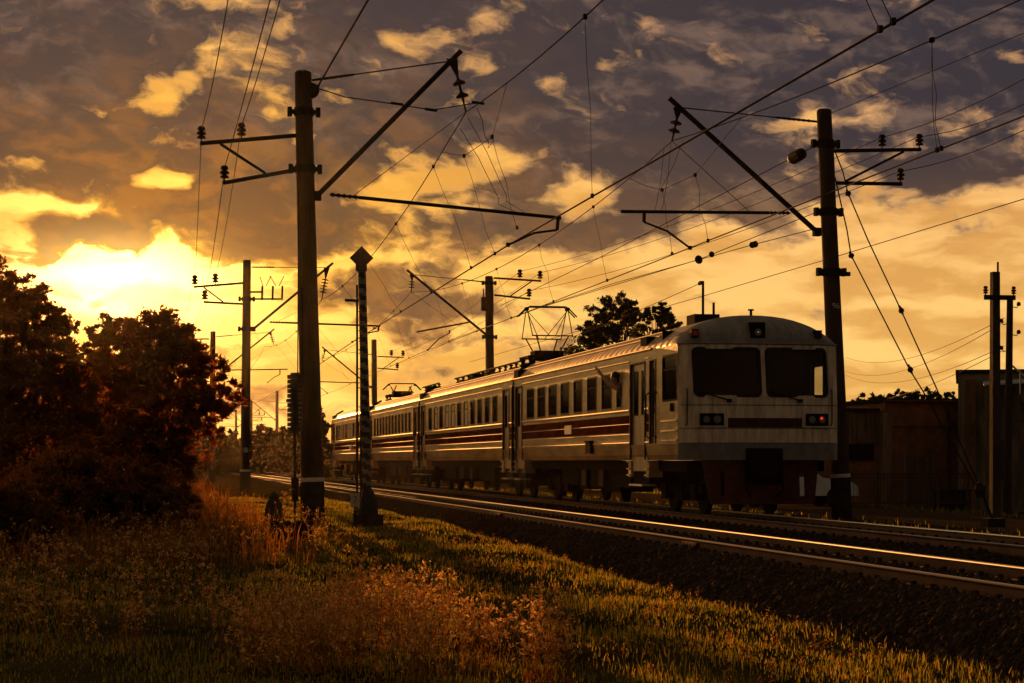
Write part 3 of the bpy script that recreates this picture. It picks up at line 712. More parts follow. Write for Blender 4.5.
strain('wire anchored lowest on mast 96 with one small insulator strung on it', [a, e, c, at_x(545, 305.5, 13.3)], [(e, e - a, .09, 2)])
# wires anchored at the main mast
pu = at_y(317, 88, mb.y - .05)
wire('thick wire leaving the pulley of the tall leaning mast for the top edge', [pu, at_x(368, 0, pu.x), at_x(368, 0, pu.x) + (at_x(368, 0, pu.x) - pu) * 1.5], .022)
m = MB(); j = [pu, at_y(345, 97, mb.y), at_y(395, 104, mb.y - .1), at_y(432, 110, mb.y - .3), at_y(482, 102, mb.y - .6)]
m.use('wire').tube(j, .014, 5)
for k in (at_y(397, 104, mb.y - .1), at_y(431, 110, mb.y - .3), at_y(478, 103, mb.y - .6)): m.use('steel').rod(k + Vector((-.14, 0, .02)), k + Vector((.14, 0, -.01)), .032, n=6)
tag(m.build('anchored_wire', origin=pu), 'slack wire with clamps sagging from the pulley of the tall leaning mast', 'wire', 'overhead wires')
# stays of mast 96 down to the ground anchor
an = at_depth(980, 488, 43.6); ground_a = at_depth(993, 521, 43.4)
for lb, pts, bead in (('steep stay wire from the upper part of mast 96 to the ground anchor', [(833, 146), (843, 172), (848, 193), (868, 240), (901, 310), (936, 387), (980, 488)], (901, 310)),
                      ('lower stay wire from mast 96 to the ground anchor', [(835, 177), (847, 230), (851, 255), (910, 370), (923, 391), (976, 486)], (910, 369))):
    n = len(pts); P = [at_depth(x, y, lerp(rb.dot(Vector((SN, CS, 0))) - .2, 43.6, (y - 146) / 342)) for x, y in pts]
    m = MB(); m.use('wire').tube(P, .017, 5); b = at_depth(*bead, lerp(49.3, 43.6, (bead[1] - 146) / 342)); d = (P[-1] - P[0]).normalized()
    m.use('insul'); disc_string(m, b - d * .12, b + d * .12, 1, .07, .03); k = P[2]; disc_string(m, k - d * .1, k + d * .1, 1, .075, .03)
    tag(m.build('stay_wire', origin=P[-1]), lb, 'stay wire', 'stay wires of mast 96')
m = MB(); m.use('steel').tube([an + Vector((-.05, 0, .12)), an, an + Vector((0.02, 0, -.2))], [.05, .13, .09], 8); m.tube([an, ground_a], .035, 6); m.box(ground_a.x - .2, ground_a.x + .2, ground_a.y - .2, ground_a.y + .2, ground_a.z - .2, ground_a.z + .06)
tag(m.build('ground_anchor', origin=ground_a), 'dark clamp and anchor rod where the two stay wires reach the ground', 'anchor')

# ------------------------------------------------------------------ tension weights, striped post, thin mast
w0 = at_depth(295, 375, 43.6)
t = empty('tension_weight', (w0.x, w0.y, gz(w0.x, w0.y))); tag(t, 'stack of round tension weights hanging on thin rods left of the tall leaning mast', 'tension weight')
m = MB(); zt, zb = w0.z, at_depth(295, 432, 43.6).z; n = 12
for k in range(n):
    a = lerp(zt, zb, k / n); b = lerp(zt, zb, (k + .82) / n); m.rod((w0.x, w0.y, a), (w0.x, w0.y, b), .17, n=14)
m.rod((w0.x, w0.y, zt + .05), (w0.x, w0.y, zb - .05), .1, n=10); m.build('weight_stack', 'signback', t)
m = MB(); m.rod((w0.x + .06, w0.y, zt), at_depth(298.5, 190, 44.1), .014, n=5); m.rod((w0.x + .17, w0.y, zt), at_depth(302, 288, 44.0), .012, n=5); m.build('hanger_rod', 'wire', t)
zl = at_depth(295, 478, 43.6).z
m = MB(); m.rod((w0.x, w0.y, zb), (w0.x, w0.y, zl), .03, n=6); m.rod((w0.x, w0.y, zl), (w0.x, w0.y, zl - .5), .09, .07, 10); m.rod((w0.x, w0.y, zl - .5), (w0.x, w0.y, gz(w0.x, w0.y)), .03, n=6)
m.build('guide_rod', 'steel', t)
sp = at_depth(368, 528, 43.5); sx, sy = sp.x, sp.y; gzb = gz(sx, sy)
t = empty('striped_post', (sx, sy, gzb)); tag(t, 'thin black and white banded post topped by a dark diamond board', 'marker post')
m = MB(); ztop = at_depth(362, 268, 43.5).z; zb0 = at_depth(367, 490, 43.5).z; N = 40; topx = at_depth(362, 268, 43.5)
pa = Vector((sx - .02, sy, zb0)); pb = topx
segs = 96
for k in range(segs):                                 # slanting bands run round the post
    for jx in range(10):
        a0, a1 = 2 * math.pi * jx / 10, 2 * math.pi * (jx + 1) / 10
        ph = (k / segs * 21 + jx / 10.0 * .9) % 1.0
        m.use('signwhite' if ph < .45 else 'signblack')
        q0, q1 = pa.lerp(pb, k / segs), pa.lerp(pb, (k + 1) / segs); r_ = lerp(.105, .085, k / segs)
        m.poly([q0 + Vector((r_ * math.cos(a0), r_ * math.sin(a0), 0)), q0 + Vector((r_ * math.cos(a1), r_ * math.sin(a1), 0)), q1 + Vector((r_ * math.cos(a1), r_ * math.sin(a1), 0)), q1 + Vector((r_ * math.cos(a0), r_ * math.sin(a0), 0))])
m.build('post', parent=t)
m = MB(); m.lathe((sx, sy, gzb + .22), (0, 0, 1), [(0, .2), (.02, .24), (.35, .17), (zb0 - gzb - .22, .12)], 12); m.build('post_foot', 'signblack', t)
m = MB(); m.box(sx - .30, sx + .30, sy - .3, sy + .3, gzb - .2, gzb + .25); m.build('foundation_block', 'concrete', t)
c = at_depth(361.5, 258, 43.4); m = MB(); h = .26
b = 0; fr_ = [(0, -h), (h, 0), (0, h), (-h, 0)]
m.v += [(c.x + x, c.y - .02, c.z + z) for x, z in fr_] + [(c.x + x, c.y + .02, c.z + z) for x, z in fr_]
m.face(0, 1, 2, 3); m.face(7, 6, 5, 4)
for i in range(4): m.face(i, i + 4, (i + 1) % 4 + 4, (i + 1) % 4)
m.build('diamond_board', 'signback', t)
m = MB(); m.rod((c.x, c.y + .05, c.z - .28), (c.x, c.y + .05, c.z - .13), .13, n=8); m.build('board_bracket', 'signback', t)
c = at_depth(355, 500, 43.0)
t = empty('kilometre_plate', (c.x, c.y, gz(c.x, c.y))); tag(t, 'small white plate reading 7 on a short stake beside the striped post', 'sign')
m = MB(); m.box(c.x - .10, c.x + .10, c.y - .012, c.y + .012, c.z - .15, c.z + .15); m.build('plate', 'plate', t)
m = MB(); m.box(c.x - .02, c.x + .02, c.y + .015, c.y + .05, gz(c.x, c.y) - .1, c.z + .1); m.build('stake', 'steel', t)
text_part('7', .2, (c.x, c.y - .0165, c.z), 0, 'signblack', t)
c = at_depth(359, 285, 47); g0 = gz(c.x, c.y)
t = empty('slender_mast', (c.x, c.y, g0)); tag(t, 'slender twin rod mast with a short crossbar close behind the striped post', 'mast')
for dx, hh in ((-.045, c.z), (.05, at_depth(361, 297, 47).z)):
    m = MB(); m.rod((c.x + dx, c.y, g0 - .2), (c.x + dx, c.y, hh), .027, n=6); m.build('rod', 'steel', t)
z = g0 + .4
while z < c.z - .6:
    m = MB(); m.box(c.x - .05, c.x + .05, c.y - .012, c.y + .012, z, z + .02); z += .45; m.build('rung', 'steel', t)
z = at_depth(352, 300.5, 47).z; m = MB(); m.box(c.x - .33, c.x + .17, c.y - .04, c.y + .03, z - .03, z + .03); m.build('crossbar', 'steel', t)
# squat bollard and low block in the grass
c = at_depth(274, 515, 40); g0 = gz(c.x, c.y); m = MB(); m.lathe((c.x, c.y, g0 - .1), (0, 0, 1), [(0, .2), (.45, .19), (.62, .15), (.70, .10), (.76, .1), (.82, .06), (.86, .01)], 14)
tag(m.build('bollard', 'concrete', origin=(c.x, c.y, g0)), 'squat round topped bollard in the weeds left of the tension weights', 'bollard')
c = at_depth(292, 540, 36); g0 = gz(c.x, c.y); m = MB(); m.box(c.x - .36, c.x + .36, c.y - .3, c.y + .3, g0 - .2, g0 + .42)
tag(m.build('cable_cabinet', 'concrete_dark', origin=(c.x, c.y, g0)), 'low dark concrete block in the weeds in front of the tall leaning mast', 'concrete block')

# ------------------------------------------------------------------ the train
HW = 1.83; XC = 11.40 + HW
def side_y(px): return at_x(px, 400, XC - HW).y
YF = side_y(682)                                       # front face
joints = [YF, side_y(512.5), side_y(419), side_y(368), side_y(332)]
train = empty('electric_train', (XC, YF, 0)); tag(train, 'cream commuter train with a dull red stripe standing on the far track', 'train')
Z0, ZS, ZT, ZR = 1.24, 1.60, 3.80, 4.48
def roofz(x): return ZT + (ZR - ZT) * max(0.0, 1 - min(1.0, abs(x) / HW) ** 2.3) ** .70
def sect():
    L = [(-HW + .10, Z0), (-HW + .04, 1.36), (-HW, ZS)]
    return L
def panel_side(m, xs_, y0, y1, holes, s):
    """flat side wall at x = xs_ between ZS and ZT with openings (ya, yb, za, zb); s = -1 left face, +1 right face"""
    Y_ = sorted({y0, y1, *[h[0] for h in holes], *[h[1] for h in holes]}); Z_ = sorted({ZS, ZT, *[h[2] for h in holes], *[h[3] for h in holes]})
    for a, b in zip(Y_, Y_[1:]):
        for c, d in zip(Z_, Z_[1:]):
            if any(h[0] <= a and b <= h[1] and h[2] <= c and d <= h[3] for h in holes): continue
            m.poly([(xs_, b, c), (xs_, a, c), (xs_, a, d), (xs_, b, d)][::-s])
    for ya, yb, za, zb in holes:                       # reveals
        xi = xs_ - s * .07
        for p, q in (((ya, za), (yb, za)), ((yb, za), (yb, zb)), ((yb, zb), (ya, zb)), ((ya, zb), (ya, za))):
            m.poly([(xs_, p[0], p[1]), (xs_, q[0], q[1]), (xi, q[0], q[1]), (xi, p[0], p[1])])
def body_shell(m, y0, y1, holesL, holesR, cab=False):
    ys_ = y0 + (1.0 if cab else 0)
    for s, holes in ((-1, holesL), (1, holesR)):
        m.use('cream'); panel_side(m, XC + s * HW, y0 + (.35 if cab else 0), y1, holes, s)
        ya = y0 + (.35 if cab else 0)
        for (xa, za), (xb_, zb) in zip(sect(), sect()[1:]):
            m.poly([(XC - s * xa * -1 if False else XC + s * abs(xa), ya, za), (XC + s * abs(xa), y1, za), (XC + s * abs(xb_), y1, zb), (XC + s * abs(xb_), ya, zb)][::s])
    # roof
    k = 40; X_ = [XC + HW * math.sin(math.pi / 2 * (i / k * 2 - 1)) for i in range(k + 1)]
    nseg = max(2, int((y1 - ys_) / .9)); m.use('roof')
    for j in range(nseg):
        a, b = lerp(ys_, y1, j / nseg), lerp(ys_, y1, (j + 1) / nseg)
        for i in range(k): m.poly([(X_[i], a, roofz(X_[i] - XC)), (X_[i + 1], a, roofz(X_[i + 1] - XC)), (X_[i + 1], b, roofz(X_[i + 1] - XC)), (X_[i], b, roofz(X_[i] - XC))])
    # floor and end walls
    m.use('black'); xq = HW - .1; m.poly([(XC - xq, y0 + .4, Z0), (XC - xq, y1, Z0), (XC + xq, y1, Z0), (XC + xq, y0 + .4, Z0)])
    m.use('cream')
    for y in ([y1] if cab else [y0, y1]):
        pts = [(XC - HW + .1, y, Z0), (XC - HW, y, ZS)] + [(x, y, roofz(x - XC)) for x in X_] + [(XC + HW, y, ZS), (XC + HW - .1, y, Z0)]
        m.poly(pts)
def rrect(x0, x1, z0, z1, r, n=5):
    out = []
    for cx, cz, a0 in ((x1 - r, z1 - r, 0), (x0 + r, z1 - r, 90), (x0 + r, z0 + r, 180), (x1 - r, z0 + r, 270)):
        for i in range(n + 1):
            a = R(a0 + 90 * i / n); out.append((cx + r * math.cos(a), cz + r * math.sin(a)))
    return out
def side_window(par, ya, yb, za, zb, s=-1, pane='pane', name='window', sky_glint=False):
    xs_ = XC + s * HW; xi = xs_ - s * .018; m = MB()
    m.use('rubber'); o_ = rrect(ya, yb, za, zb, .06, 3); i_ = rrect(ya + .045, yb - .045, za + .045, zb - .045, .05, 3); n = len(o_)
    xo = xs_ + s * .012
    for k in range(n):
        k2 = (k + 1) % n
        m.poly([(xo, *o_[k]), (xo, *o_[k2]), (xo, *i_[k2]), (xo, *i_[k])]); m.poly([(xo, *i_[k]), (xo, *i_[k2]), (xi, *i_[k2]), (xi, *i_[k])])
        m.poly([(xo, *o_[k]), (xo, *o_[k2]), (xi, *o_[k2]), (xi, *o_[k])])
    m.use(pane); m.poly([(xi, *p) for p in i_])
    if pane == 'pane':
        zm = lerp(za, zb, .68); m.use('rubber'); m.box(min(xi, xi + s * .015), max(xi, xi + s * .015), ya + .04, yb - .04, zm - .018, zm + .018)
        if sky_glint:
            m.use('sky_glint'); d = (yb - ya); a = ya + .06 + random.uniform(0, .2) * d; b = min(yb - .06, a + random.uniform(.55, .95) * d)
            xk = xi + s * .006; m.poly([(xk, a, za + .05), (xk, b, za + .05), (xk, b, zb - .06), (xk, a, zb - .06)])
    return m.build(name, parent=par)
def door(par, ya, yb, leaves=2, s=-1, zb_=.98, name='door'):
    xs_ = XC + s * HW; xi = xs_ - s * .06; m = MB()
    for k in range(leaves):
        a = lerp(ya, yb, k / leaves) + .012; b = lerp(ya, yb, (k + 1) / leaves) - .012
        m.use('door'); m.box(min(xi, xi - s * .03), max(xi, xi - s * .03), a, b, zb_ if leaves > 1 else 1.62, 3.52)
        c = (a + b) / 2; w = min(.34, (b - a) * .5) / 2
        m.use('rubber'); m.box(min(xi, xi + s * .012), max(xi, xi + s * .012), c - w - .03, c + w + .03, 2.30, 3.36)
        m.use('pane'); m.box(min(xi + s * .013, xi + s * .016), max(xi + s * .013, xi + s * .016), c - w, c + w, 2.33, 3.33)
    m.use('rubber')
    for y in (ya, yb): m.box(xs_ - .02, xs_ + .02, y - .03, y + .03, 1.25 if leaves > 1 else 1.62, 3.56)
    m.box(xs_ - .02, xs_ + .02, ya + .03, yb - .03, 3.53, 3.56)
    o = m.build(name, parent=par)
    if leaves > 1:                                       # foot well with bright ribbed wings
        q = MB()
        for e in (-1, 1):
            yy = ya - .30 if e < 0 else yb + .02
            q.use('cream').box(min(xs_ - s * .02, xs_ - s * .35), max(xs_ - s * .02, xs_ - s * .35), yy, yy + .28, .84, 1.23)
            q.use('rib')
            for z in (.87, 1.02, 1.19): q.box(xs_ - .03, xs_ + .035, yy, yy + .28, z, z + .03)
        q.use('black').box(min(xs_ - s * .1, xs_ - s * .6), max(xs_ - s * .1, xs_ - s * .6), ya - .02, yb + .02, .70, .97)
        q.use('step').box(min(xs_ + s * .06, xs_ - s * .3), max(xs_ + s * .06, xs_ - s * .3), ya + .08, yb - .08, .63, .67)
        q.build('door_step', parent=par)
    return o
def wheels(par, yc):
    m = MB(); m.use('black')
    for sgn in (-1, 1):
        x = XC + sgn * .95
        m.box(x - .06, x + .06, yc - 1.9, yc + 1.9, .48, .66); m.box(x - .1, x + .1, yc - .35, yc + .35, .3, .75)
        for d in (-1.3, 1.3): m.box(x - .12, x + .12, yc + d - .22, yc + d + .22, .32, .7); m.rod((x, yc + d * .55, .5), (x, yc + d * .55, .95), .10, n=10)
    m.box(XC - .95, XC + .95, yc - .3, yc + .3, .45, .8); m.build('bogie', parent=par)
    for d in (-1.3, 1.3):
        m = MB(); m.use('black')
        for sgn in (-1, 1):
            m.rod((XC + sgn * .70, yc + d, .475), (XC + sgn * .82, yc + d, .475), .475, n=24)
        m.rod((XC - .8, yc + d, .475), (XC + .8, yc + d, .475), .08, n=10); m.build('wheelset', parent=par)
def ribs(par, y0, y1, gaps, s=-1):
    segs = []; a = y0
    for g0, g1 in sorted(gaps):
        if g0 > a: segs.append((a, g0))
        a = max(a, g1)
    if a < y1: segs.append((a, y1))
    xs_ = XC + s * HW
    m = MB(); m.use('rib')
    for a, b in segs:
        for z, h in ((2.41, .05), (1.635, .035), (1.85, .022), (2.10, .018), (3.60, .03)):
            m.tube([(xs_, a + .02, z + h / 2), (xs_, b - .02, z + h / 2)], h * .7, 12, False)
    m.build('side_rib', parent=par, smooth=True)
    m = MB()
    for a, b in segs: m.box(min(xs_ - s * .001, xs_ + s * .006), max(xs_ - s * .001, xs_ + s * .006), a + .02, b - .02, 1.90, 2.32)
    m.build('red_stripe', 'red', par)
    m = MB(); m.tube([(xs_, y0 + (.4 if y0 == YF else .05), 3.81), (xs_, y1, 3.81)], .036, 12, False); m.build('gutter', 'rib', par, smooth=True)
    m = MB()
    for (zz, dx) in ((4.10, .0), (4.24, 0)):
        xx = HW * (1 - ((zz - ZT) / (ZR - ZT)) ** (1 / .70)) ** (1 / 2.3); m.tube([(XC + s * xx, y0 + (1.3 if y0 == YF else .3), zz + .02), (XC + s * xx, y1 - .3, zz + .02)], .02, 10, False)
    m.build('roof_rib', 'rib', par, smooth=True)
def underframe(par, y0, y1):
    rg = random.Random(int(y0 * 10)); m = MB(); m.use('black'); y = y0 + 5.2
    while y < y1 - 5.4:
        L = rg.uniform(.7, 1.8); z = rg.uniform(.42, .62); m.box(XC - 1.5 + rg.uniform(0, .15), XC - .5, y, y + L, z, 1.2); y += L + rg.uniform(.1, .4)
    m.box(XC - .5, XC + .5, y0 + 1, y1 - 1, .8, 1.2); m.box(XC - 1.58, XC + 1.58, y0 + .5, y1 - .1, .99, 1.232); m.build('underfloor_boxes', parent=par)
    yy = (y0 + y1) / 2
    for d in (-1.2, .9):
        m = MB(); m.box(XC - 1.53, XC - 1.515, yy + d, yy + d + .55, .55, 1.1); m.build('equipment_hatch', 'concrete', par)
    wheels(par, y0 + 3.2); wheels(par, y1 - 3.2)
def gangway(par, y1, yn):
    m = MB(); yy = np.linspace(y1, yn, 7); m.use('rubber')
    for k in range(6):
        g = .0 if k % 2 else .06; m.box(XC - HW + .10 + g, XC + HW - .10 - g, yy[k] + .002, yy[k + 1] - .002, 1.0 + g, 4.12 - g)
    m.build('gangway_bellows', parent=par)
    m = MB(); m.use('black')                              # the looped high voltage cable at the car end
    x = XC - HW - .03; m.tube([(x, y1 - .02, .9), (x, y1 - .02, 3.5), (x + .08, y1 - .02, 3.9), (x + .35, y1 + .12, 4.2), (x + .75, y1 + .2, 4.42)], .055, 8)
    m.box(x, x + .26, y1 - .95, y1 - .2, 3.86, 4.08)
    m.build('end_cable', parent=par)
SLANT = .0
# --- leading carriage with cab
y0, y1 = joints[0], joints[1] - .22
wins1 = []
for c_, w_ in ((530.6, 7.2), (541.5, 7.6), (552.7, 8), (565, 8.4), (578, 8.6), (592, 9.6), (606.8, 10.2), (619.4, 5.6)):
    a, b = side_y(c_ + w_ / 2), side_y(c_ - w_ / 2); wins1.append((a, b, 2.50, 3.42))
d1 = (side_y(645), side_y(630.5)); dc = (side_y(655.8), side_y(650)); d2_ = (side_y(522.3), side_y(515.8))
cabw = (side_y(677.3), side_y(662.5), 2.55, 3.60)
holesL = wins1 + [(d1[0], d1[1], ZS, 3.54), (dc[0], dc[1], 1.62, 3.54), (d2_[0], d2_[1], ZS, 3.54), cabw]
cabR = (YF + 1.12, YF + 1.95, 2.64, 3.42)
holesR = [cabR] + wins1[:-1]
m = MB(); body_shell(m, y0, y1, holesL, holesR, cab=True)
# front face: a bowed skin with openings for the two windscreens
def fy_(x, z): return YF + .045 * max(0, z - 2.4) + .33 * (abs(x) / HW) ** 7
def px_front(px): p = at_y(px, 400, YF); return p.x - XC
def wscr(u0, u1): return (u0, u1, 2.62, 3.70)
WS = [(px_front(694), px_front(761.5)), (px_front(766), px_front(829))]
X_ = sorted(set(list(np.linspace(-HW, HW, 31)) + [v for w in WS for v in (w[0] + .05, w[1] - .05)])); Z_ = [Z0, 1.42, 1.605, 1.9, 2.3, 2.66, 2.9, 3.1, 3.3, 3.5, 3.68, ZT]
for a, b in zip(X_, X_[1:]):
    for c, d in zip(Z_, Z_[1:]):
        mx_, mz_ = (a + b) / 2, (c + d) / 2
        if any(w[0] + .04 < mx_ < w[1] - .04 for w in WS) and 2.66 <= mz_ <= 3.68: continue
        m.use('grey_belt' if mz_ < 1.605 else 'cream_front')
        m.poly([(XC + a, fy_(a, c), c), (XC + b, fy_(b, c), c), (XC + b, fy_(b, d), d), (XC + a, fy_(a, d), d)])
m.use('roof_front'); T_ = 10
k = 24; RX = [HW * math.sin(math.pi / 2 * (i / k * 2 - 1)) for i in range(k + 1)]
def dome(x, t):
    yy = lerp(fy_(x, ZT), YF + 1.0, t); zz = ZT + (roofz(x) - ZT) * (1 - (1 - t) ** 2.6) ** (1 / 2.0); return (XC + x, yy, zz)
for i in range(k):
    for j in range(T_):
        t0, t1 = (j / T_) ** 1.8, ((j + 1) / T_) ** 1.8
        m.poly([dome(RX[i], t0), dome(RX[i + 1], t0), dome(RX[i + 1], t1), dome(RX[i], t1)])
# cab interior: rear bulkhead, desk
m.use('dark_in'); m.poly([(XC - 1.7, YF + 2.2, Z0), (XC + 1.7, YF + 2.2, Z0), (XC + 1.7, YF + 2.2, 4.2), (XC - 1.7, YF + 2.2, 4.2)]); m.box(XC - 1.6, XC + 1.6, YF + .36, YF + .8, 1.3, 2.5)
car1 = m.build('carriage', parent=train, origin=(XC, y0, 0))
for w in wins1: side_window(car1, *w)
for w in wins1[:-1]: side_window(car1, *w, s=1)
side_window(car1, *cabw, name='cab_window'); side_window(car1, *cabR, s=1, pane='glass', name='cab_window')
door(car1, *d1); door(car1, *dc, leaves=1, name='cab_door'); door(car1, *d2_)
ribs(car1, YF + 2.6, y1, [(d1[0] - .05, d1[1] + .05), (dc[0] - .1, dc[1] + .05), (d2_[0] - .05, d2_[1] + .05)])
underframe(car1, y0, y1); gangway(car1, y1, joints[1] + .0)
m = MB()
for z in (1.66, 1.88, 2.10): m.box(XC - HW - .04, XC - HW, side_y(678), side_y(662), z, z + .035)
m.build('cab_ladder_rib', 'rib', car1)
m = MB()
for yy in (dc[0] - .08, dc[1] + .08): m.tube([(XC - HW, yy, 1.75), (XC - HW - .08, yy, 1.8), (XC - HW - .08, yy, 2.75), (XC - HW, yy, 2.8)], .02, 6)
m.build('handrail', 'steel', car1)
m = MB(); yy = side_y(673); m.use('black').box(XC - HW - .06, XC - HW, yy - .06, yy + .06, 2.32, 2.5); m.build('horn', parent=car1)
m = MB(); yy = side_y(569); m.box(XC - HW - .035, XC - HW, yy - .45, yy + .45, 1.96, 2.2); m.build('destination_plate', 'plate', car1)
m = MB(); yy = side_y(591); m.box(XC - HW - .09, XC - HW, yy - .3, yy + .3, 1.42, 1.72); m.box(XC - HW - .12, XC - HW, yy - .34, yy + .34, 1.72, 1.75); m.build('junction_box', 'black', car1)
m = MB(); yy = side_y(641); m.box(XC - HW + .06, XC - HW + .4, yy - .3, yy + .3, 3.95, 4.14); m.build('roof_vent', 'black', car1)
for z in (2.44, 1.93, 1.608):
    m = MB(); xs3 = np.linspace(-HW + .04, HW - .04, 33)
    for a, b in zip(xs3, xs3[1:]): m.poly([(XC + a, fy_(a, z) - .003, z), (XC + b, fy_(b, z) - .003, z), (XC + b, fy_(b, z + .014) - .003, z + .014), (XC + a, fy_(a, z + .014) - .003, z + .014)])
    m.build('panel_seam', 'black', car1)
m = MB(); m.tube([(XC + x, fy_(x, ZT) - .012, ZT) for x in np.linspace(-HW, HW, 41)], .020, 8, False); m.build('brow_gutter', 'roof_front', car1, smooth=True)
for x in (px_front(688.5), px_front(833)):
    m = MB(); yy = fy_(x, 2.4); m.tube([(XC + x, yy, 2.0), (XC + x, yy - .07, 2.05), (XC + x, yy - .07, 2.75), (XC + x, yy, 2.8)], .014, 6); m.build('grab_rail', 'steel', car1)
# windscreens
for w in WS:
    m = MB(); o_ = rrect(w[0], w[1], 2.62, 3.72, .13, 6); i_ = rrect(w[0] + .06, w[1] - .06, 2.68, 3.66, .10, 6); n = len(o_)
    sl_ = lambda x, z: x + .035 * (3.2 - z)
    P = lambda x, z, d: (XC + sl_(x, z), fy_(x, z) + d, z)
    m.use('rubber')
    for k in range(n):
        k2 = (k + 1) % n; m.poly([P(*o_[k], -.02), P(*o_[k2], -.02), P(*i_[k2], -.02), P(*i_[k], -.02)]); m.poly([P(*i_[k], -.02), P(*i_[k2], -.02), P(*i_[k2], .05), P(*i_[k], .05)]); m.poly([P(*o_[k], -.02), P(*o_[k2], -.02), P(*o_[k2], .05), P(*o_[k], .05)])
    m.use('glass'); m.poly([P(*p, .02) for p in i_]); m.build('windscreen', parent=car1)
for xa, xb_ in ((px_front(699), px_front(729)), (px_front(770), px_front(800))):
    m = MB(); m.tube([(XC + xb_, fy_(xb_, 2.5) - .05, 2.55), (XC + (xa + xb_) / 2, fy_(0, 2.6) - .05, 2.64), (XC + xa, fy_(xa, 2.7) - .04, 2.76)], .016, 6); m.box(XC + xb_ - .05, XC + xb_ + .05, fy_(xb_, 2.5) - .06, fy_(xb_, 2.5), 2.51, 2.58); m.build('wiper', 'black', car1)
# lamps on the front
def zf(py): return at_y(760, py, YF).z
for (xa, xb_, mr) in ((px_front(699.5), px_front(723.5), 'lamp_off'), (px_front(805.5), px_front(828), 'lamp_red')):
    m = MB(); za, zb = zf(425.5), zf(413.5); yq = fy_((xa + xb_) / 2, 2.2) - .02
    m.use('cream_front').box(XC + xa - .05, XC + xb_ + .05, yq - .01, yq + .05, za - .045, zb + .045); m.use('black').box(XC + xa, XC + xb_, yq - .03, yq - .0105, za, zb)
    zc = (za + zb) / 2
    lx = (lerp(xa, xb_, .27), lerp(xa, xb_, .72))
    for k_, x in enumerate(lx):
        r_ = (.10 if k_ else .09) if mr == 'lamp_off' else .09
        m.use('signback').rod((XC + x, yq - .045, zc), (XC + x, yq - .0305, zc), r_, n=14); m.use('lamp_off').rod((XC + x, yq - .055, zc), (XC + x, yq - .0455, zc), r_ * .8, n=14)
        if mr == 'lamp_red' and k_: m.use('lamp_red').rod((XC + x - .02, yq - .065, zc + .03), (XC + x - .02, yq - .056, zc + .03), .032, n=10)
    o = m.build('headlight', parent=car1)
    if mr == 'lamp_red': o['label'] = 'headlight box with a red tail lamp lit'
m = MB(); m.box(XC + px_front(728), XC + px_front(802), YF - .012, YF + .02, zf(427.5), zf(418)); m.build('front_red_band', 'red_dark', car1)
m = MB(); x0, x1 = px_front(751.5), px_front(766); yq = dome(0, .02)[1]
m.use('black').box(XC + x0, XC + x1, yq - .03, yq + .4, zf(337.5), zf(322)); m.use('lamp_off').rod((XC + (x0 + x1) / 2, yq - .05, zf(332)), (XC + (x0 + x1) / 2, yq - .031, zf(332)), .08, n=14)
m.use('lamp_gold').rod((XC + (x0 + x1) / 2, yq - .056, zf(332)), (XC + (x0 + x1) / 2, yq - .0505, zf(332)), .02, n=8); m.build('top_headlight', parent=car1)
for px, mm, lb in ((696.5, 'lamp_red_dim', None), (819.5, 'lamp_red_dim', None)):
    x = px_front(px); m = MB(); yq = fy_(x, 3.9); zz = zf(333)
    m.use('rubber').box(XC + x - .075, XC + x + .075, yq - .05, yq + .3, zz - .09, zz + .08); m.use(mm if px < 700 else 'red_dark').box(XC + x - .05, XC + x + .05, yq - .06, yq - .0505, zz - .06, zz + .05); m.build('marker_lamp', parent=car1)
# plough, coupler, buffers below the front
m = MB(); m.use('red_dark')
pa = [(px_front(702), .02), (px_front(704.5), .02)]
def plate(x0, x1, x2, x3, z0, z1, y): # bottom x0..x1, top x2..x3
    b = len(m.v); m.v += [(XC + x0, y + .02, z0), (XC + x1, y + .02, z0), (XC + x3, y + .1, z1), (XC + x2, y + .1, z1), (XC + x0, y + .06, z0), (XC + x1, y + .06, z0), (XC + x3, y + .14, z1), (XC + x2, y + .14, z1)]
    for q in ((0, 1, 2, 3), (7, 6, 5, 4), (0, 4, 5, 1), (1, 5, 6, 2), (2, 6, 7, 3), (3, 7, 4, 0)): m.face(*(b + i for i in q))
zb_ = zf(504)
L0, L1 = px_front(711), px_front(703); R0, R1 = px_front(815), px_front(820)
slot = [(px_front(721.5), px_front(726)), (px_front(800.5), px_front(805.5))]
plate(L0, slot[0][0], L1, slot[0][0], zb_, 1.24, YF); plate(slot[0][0], slot[0][1], slot[0][0], slot[0][1], zb_, zf(496), YF); plate(slot[0][0], slot[0][1], slot[0][0], slot[0][1], zf(472), 1.24, YF)
plate(slot[0][1], slot[1][0], slot[0][1], slot[1][0], zb_, 1.24, YF)
plate(slot[1][0], slot[1][1], slot[1][0], slot[1][1], zb_, zf(497), YF); plate(slot[1][0], slot[1][1], slot[1][0], slot[1][1], zf(473), 1.24, YF); plate(slot[1][1], R0, slot[1][1], R1, zb_, 1.24, YF)
m.build('plough', parent=car1)
m = MB(); m.use('black').box(XC + px_front(746), XC + px_front(782), YF - .06, YF + .25, .72, 1.5); m.box(XC - .16, XC + .16, YF - .5, YF - .05, .82, 1.16); m.box(XC - .22, XC + .1, YF - .62, YF - .45, .86, 1.12)
m.tube([(XC + .4, YF - .05, .95), (XC + .42, YF - .18, .6), (XC + .3, YF - .1, .45)], .03, 6); m.tube([(XC - .4, YF - .05, .95), (XC - .42, YF - .18, .6), (XC - .3, YF - .1, .45)], .03, 6); m.build('coupler', parent=car1)
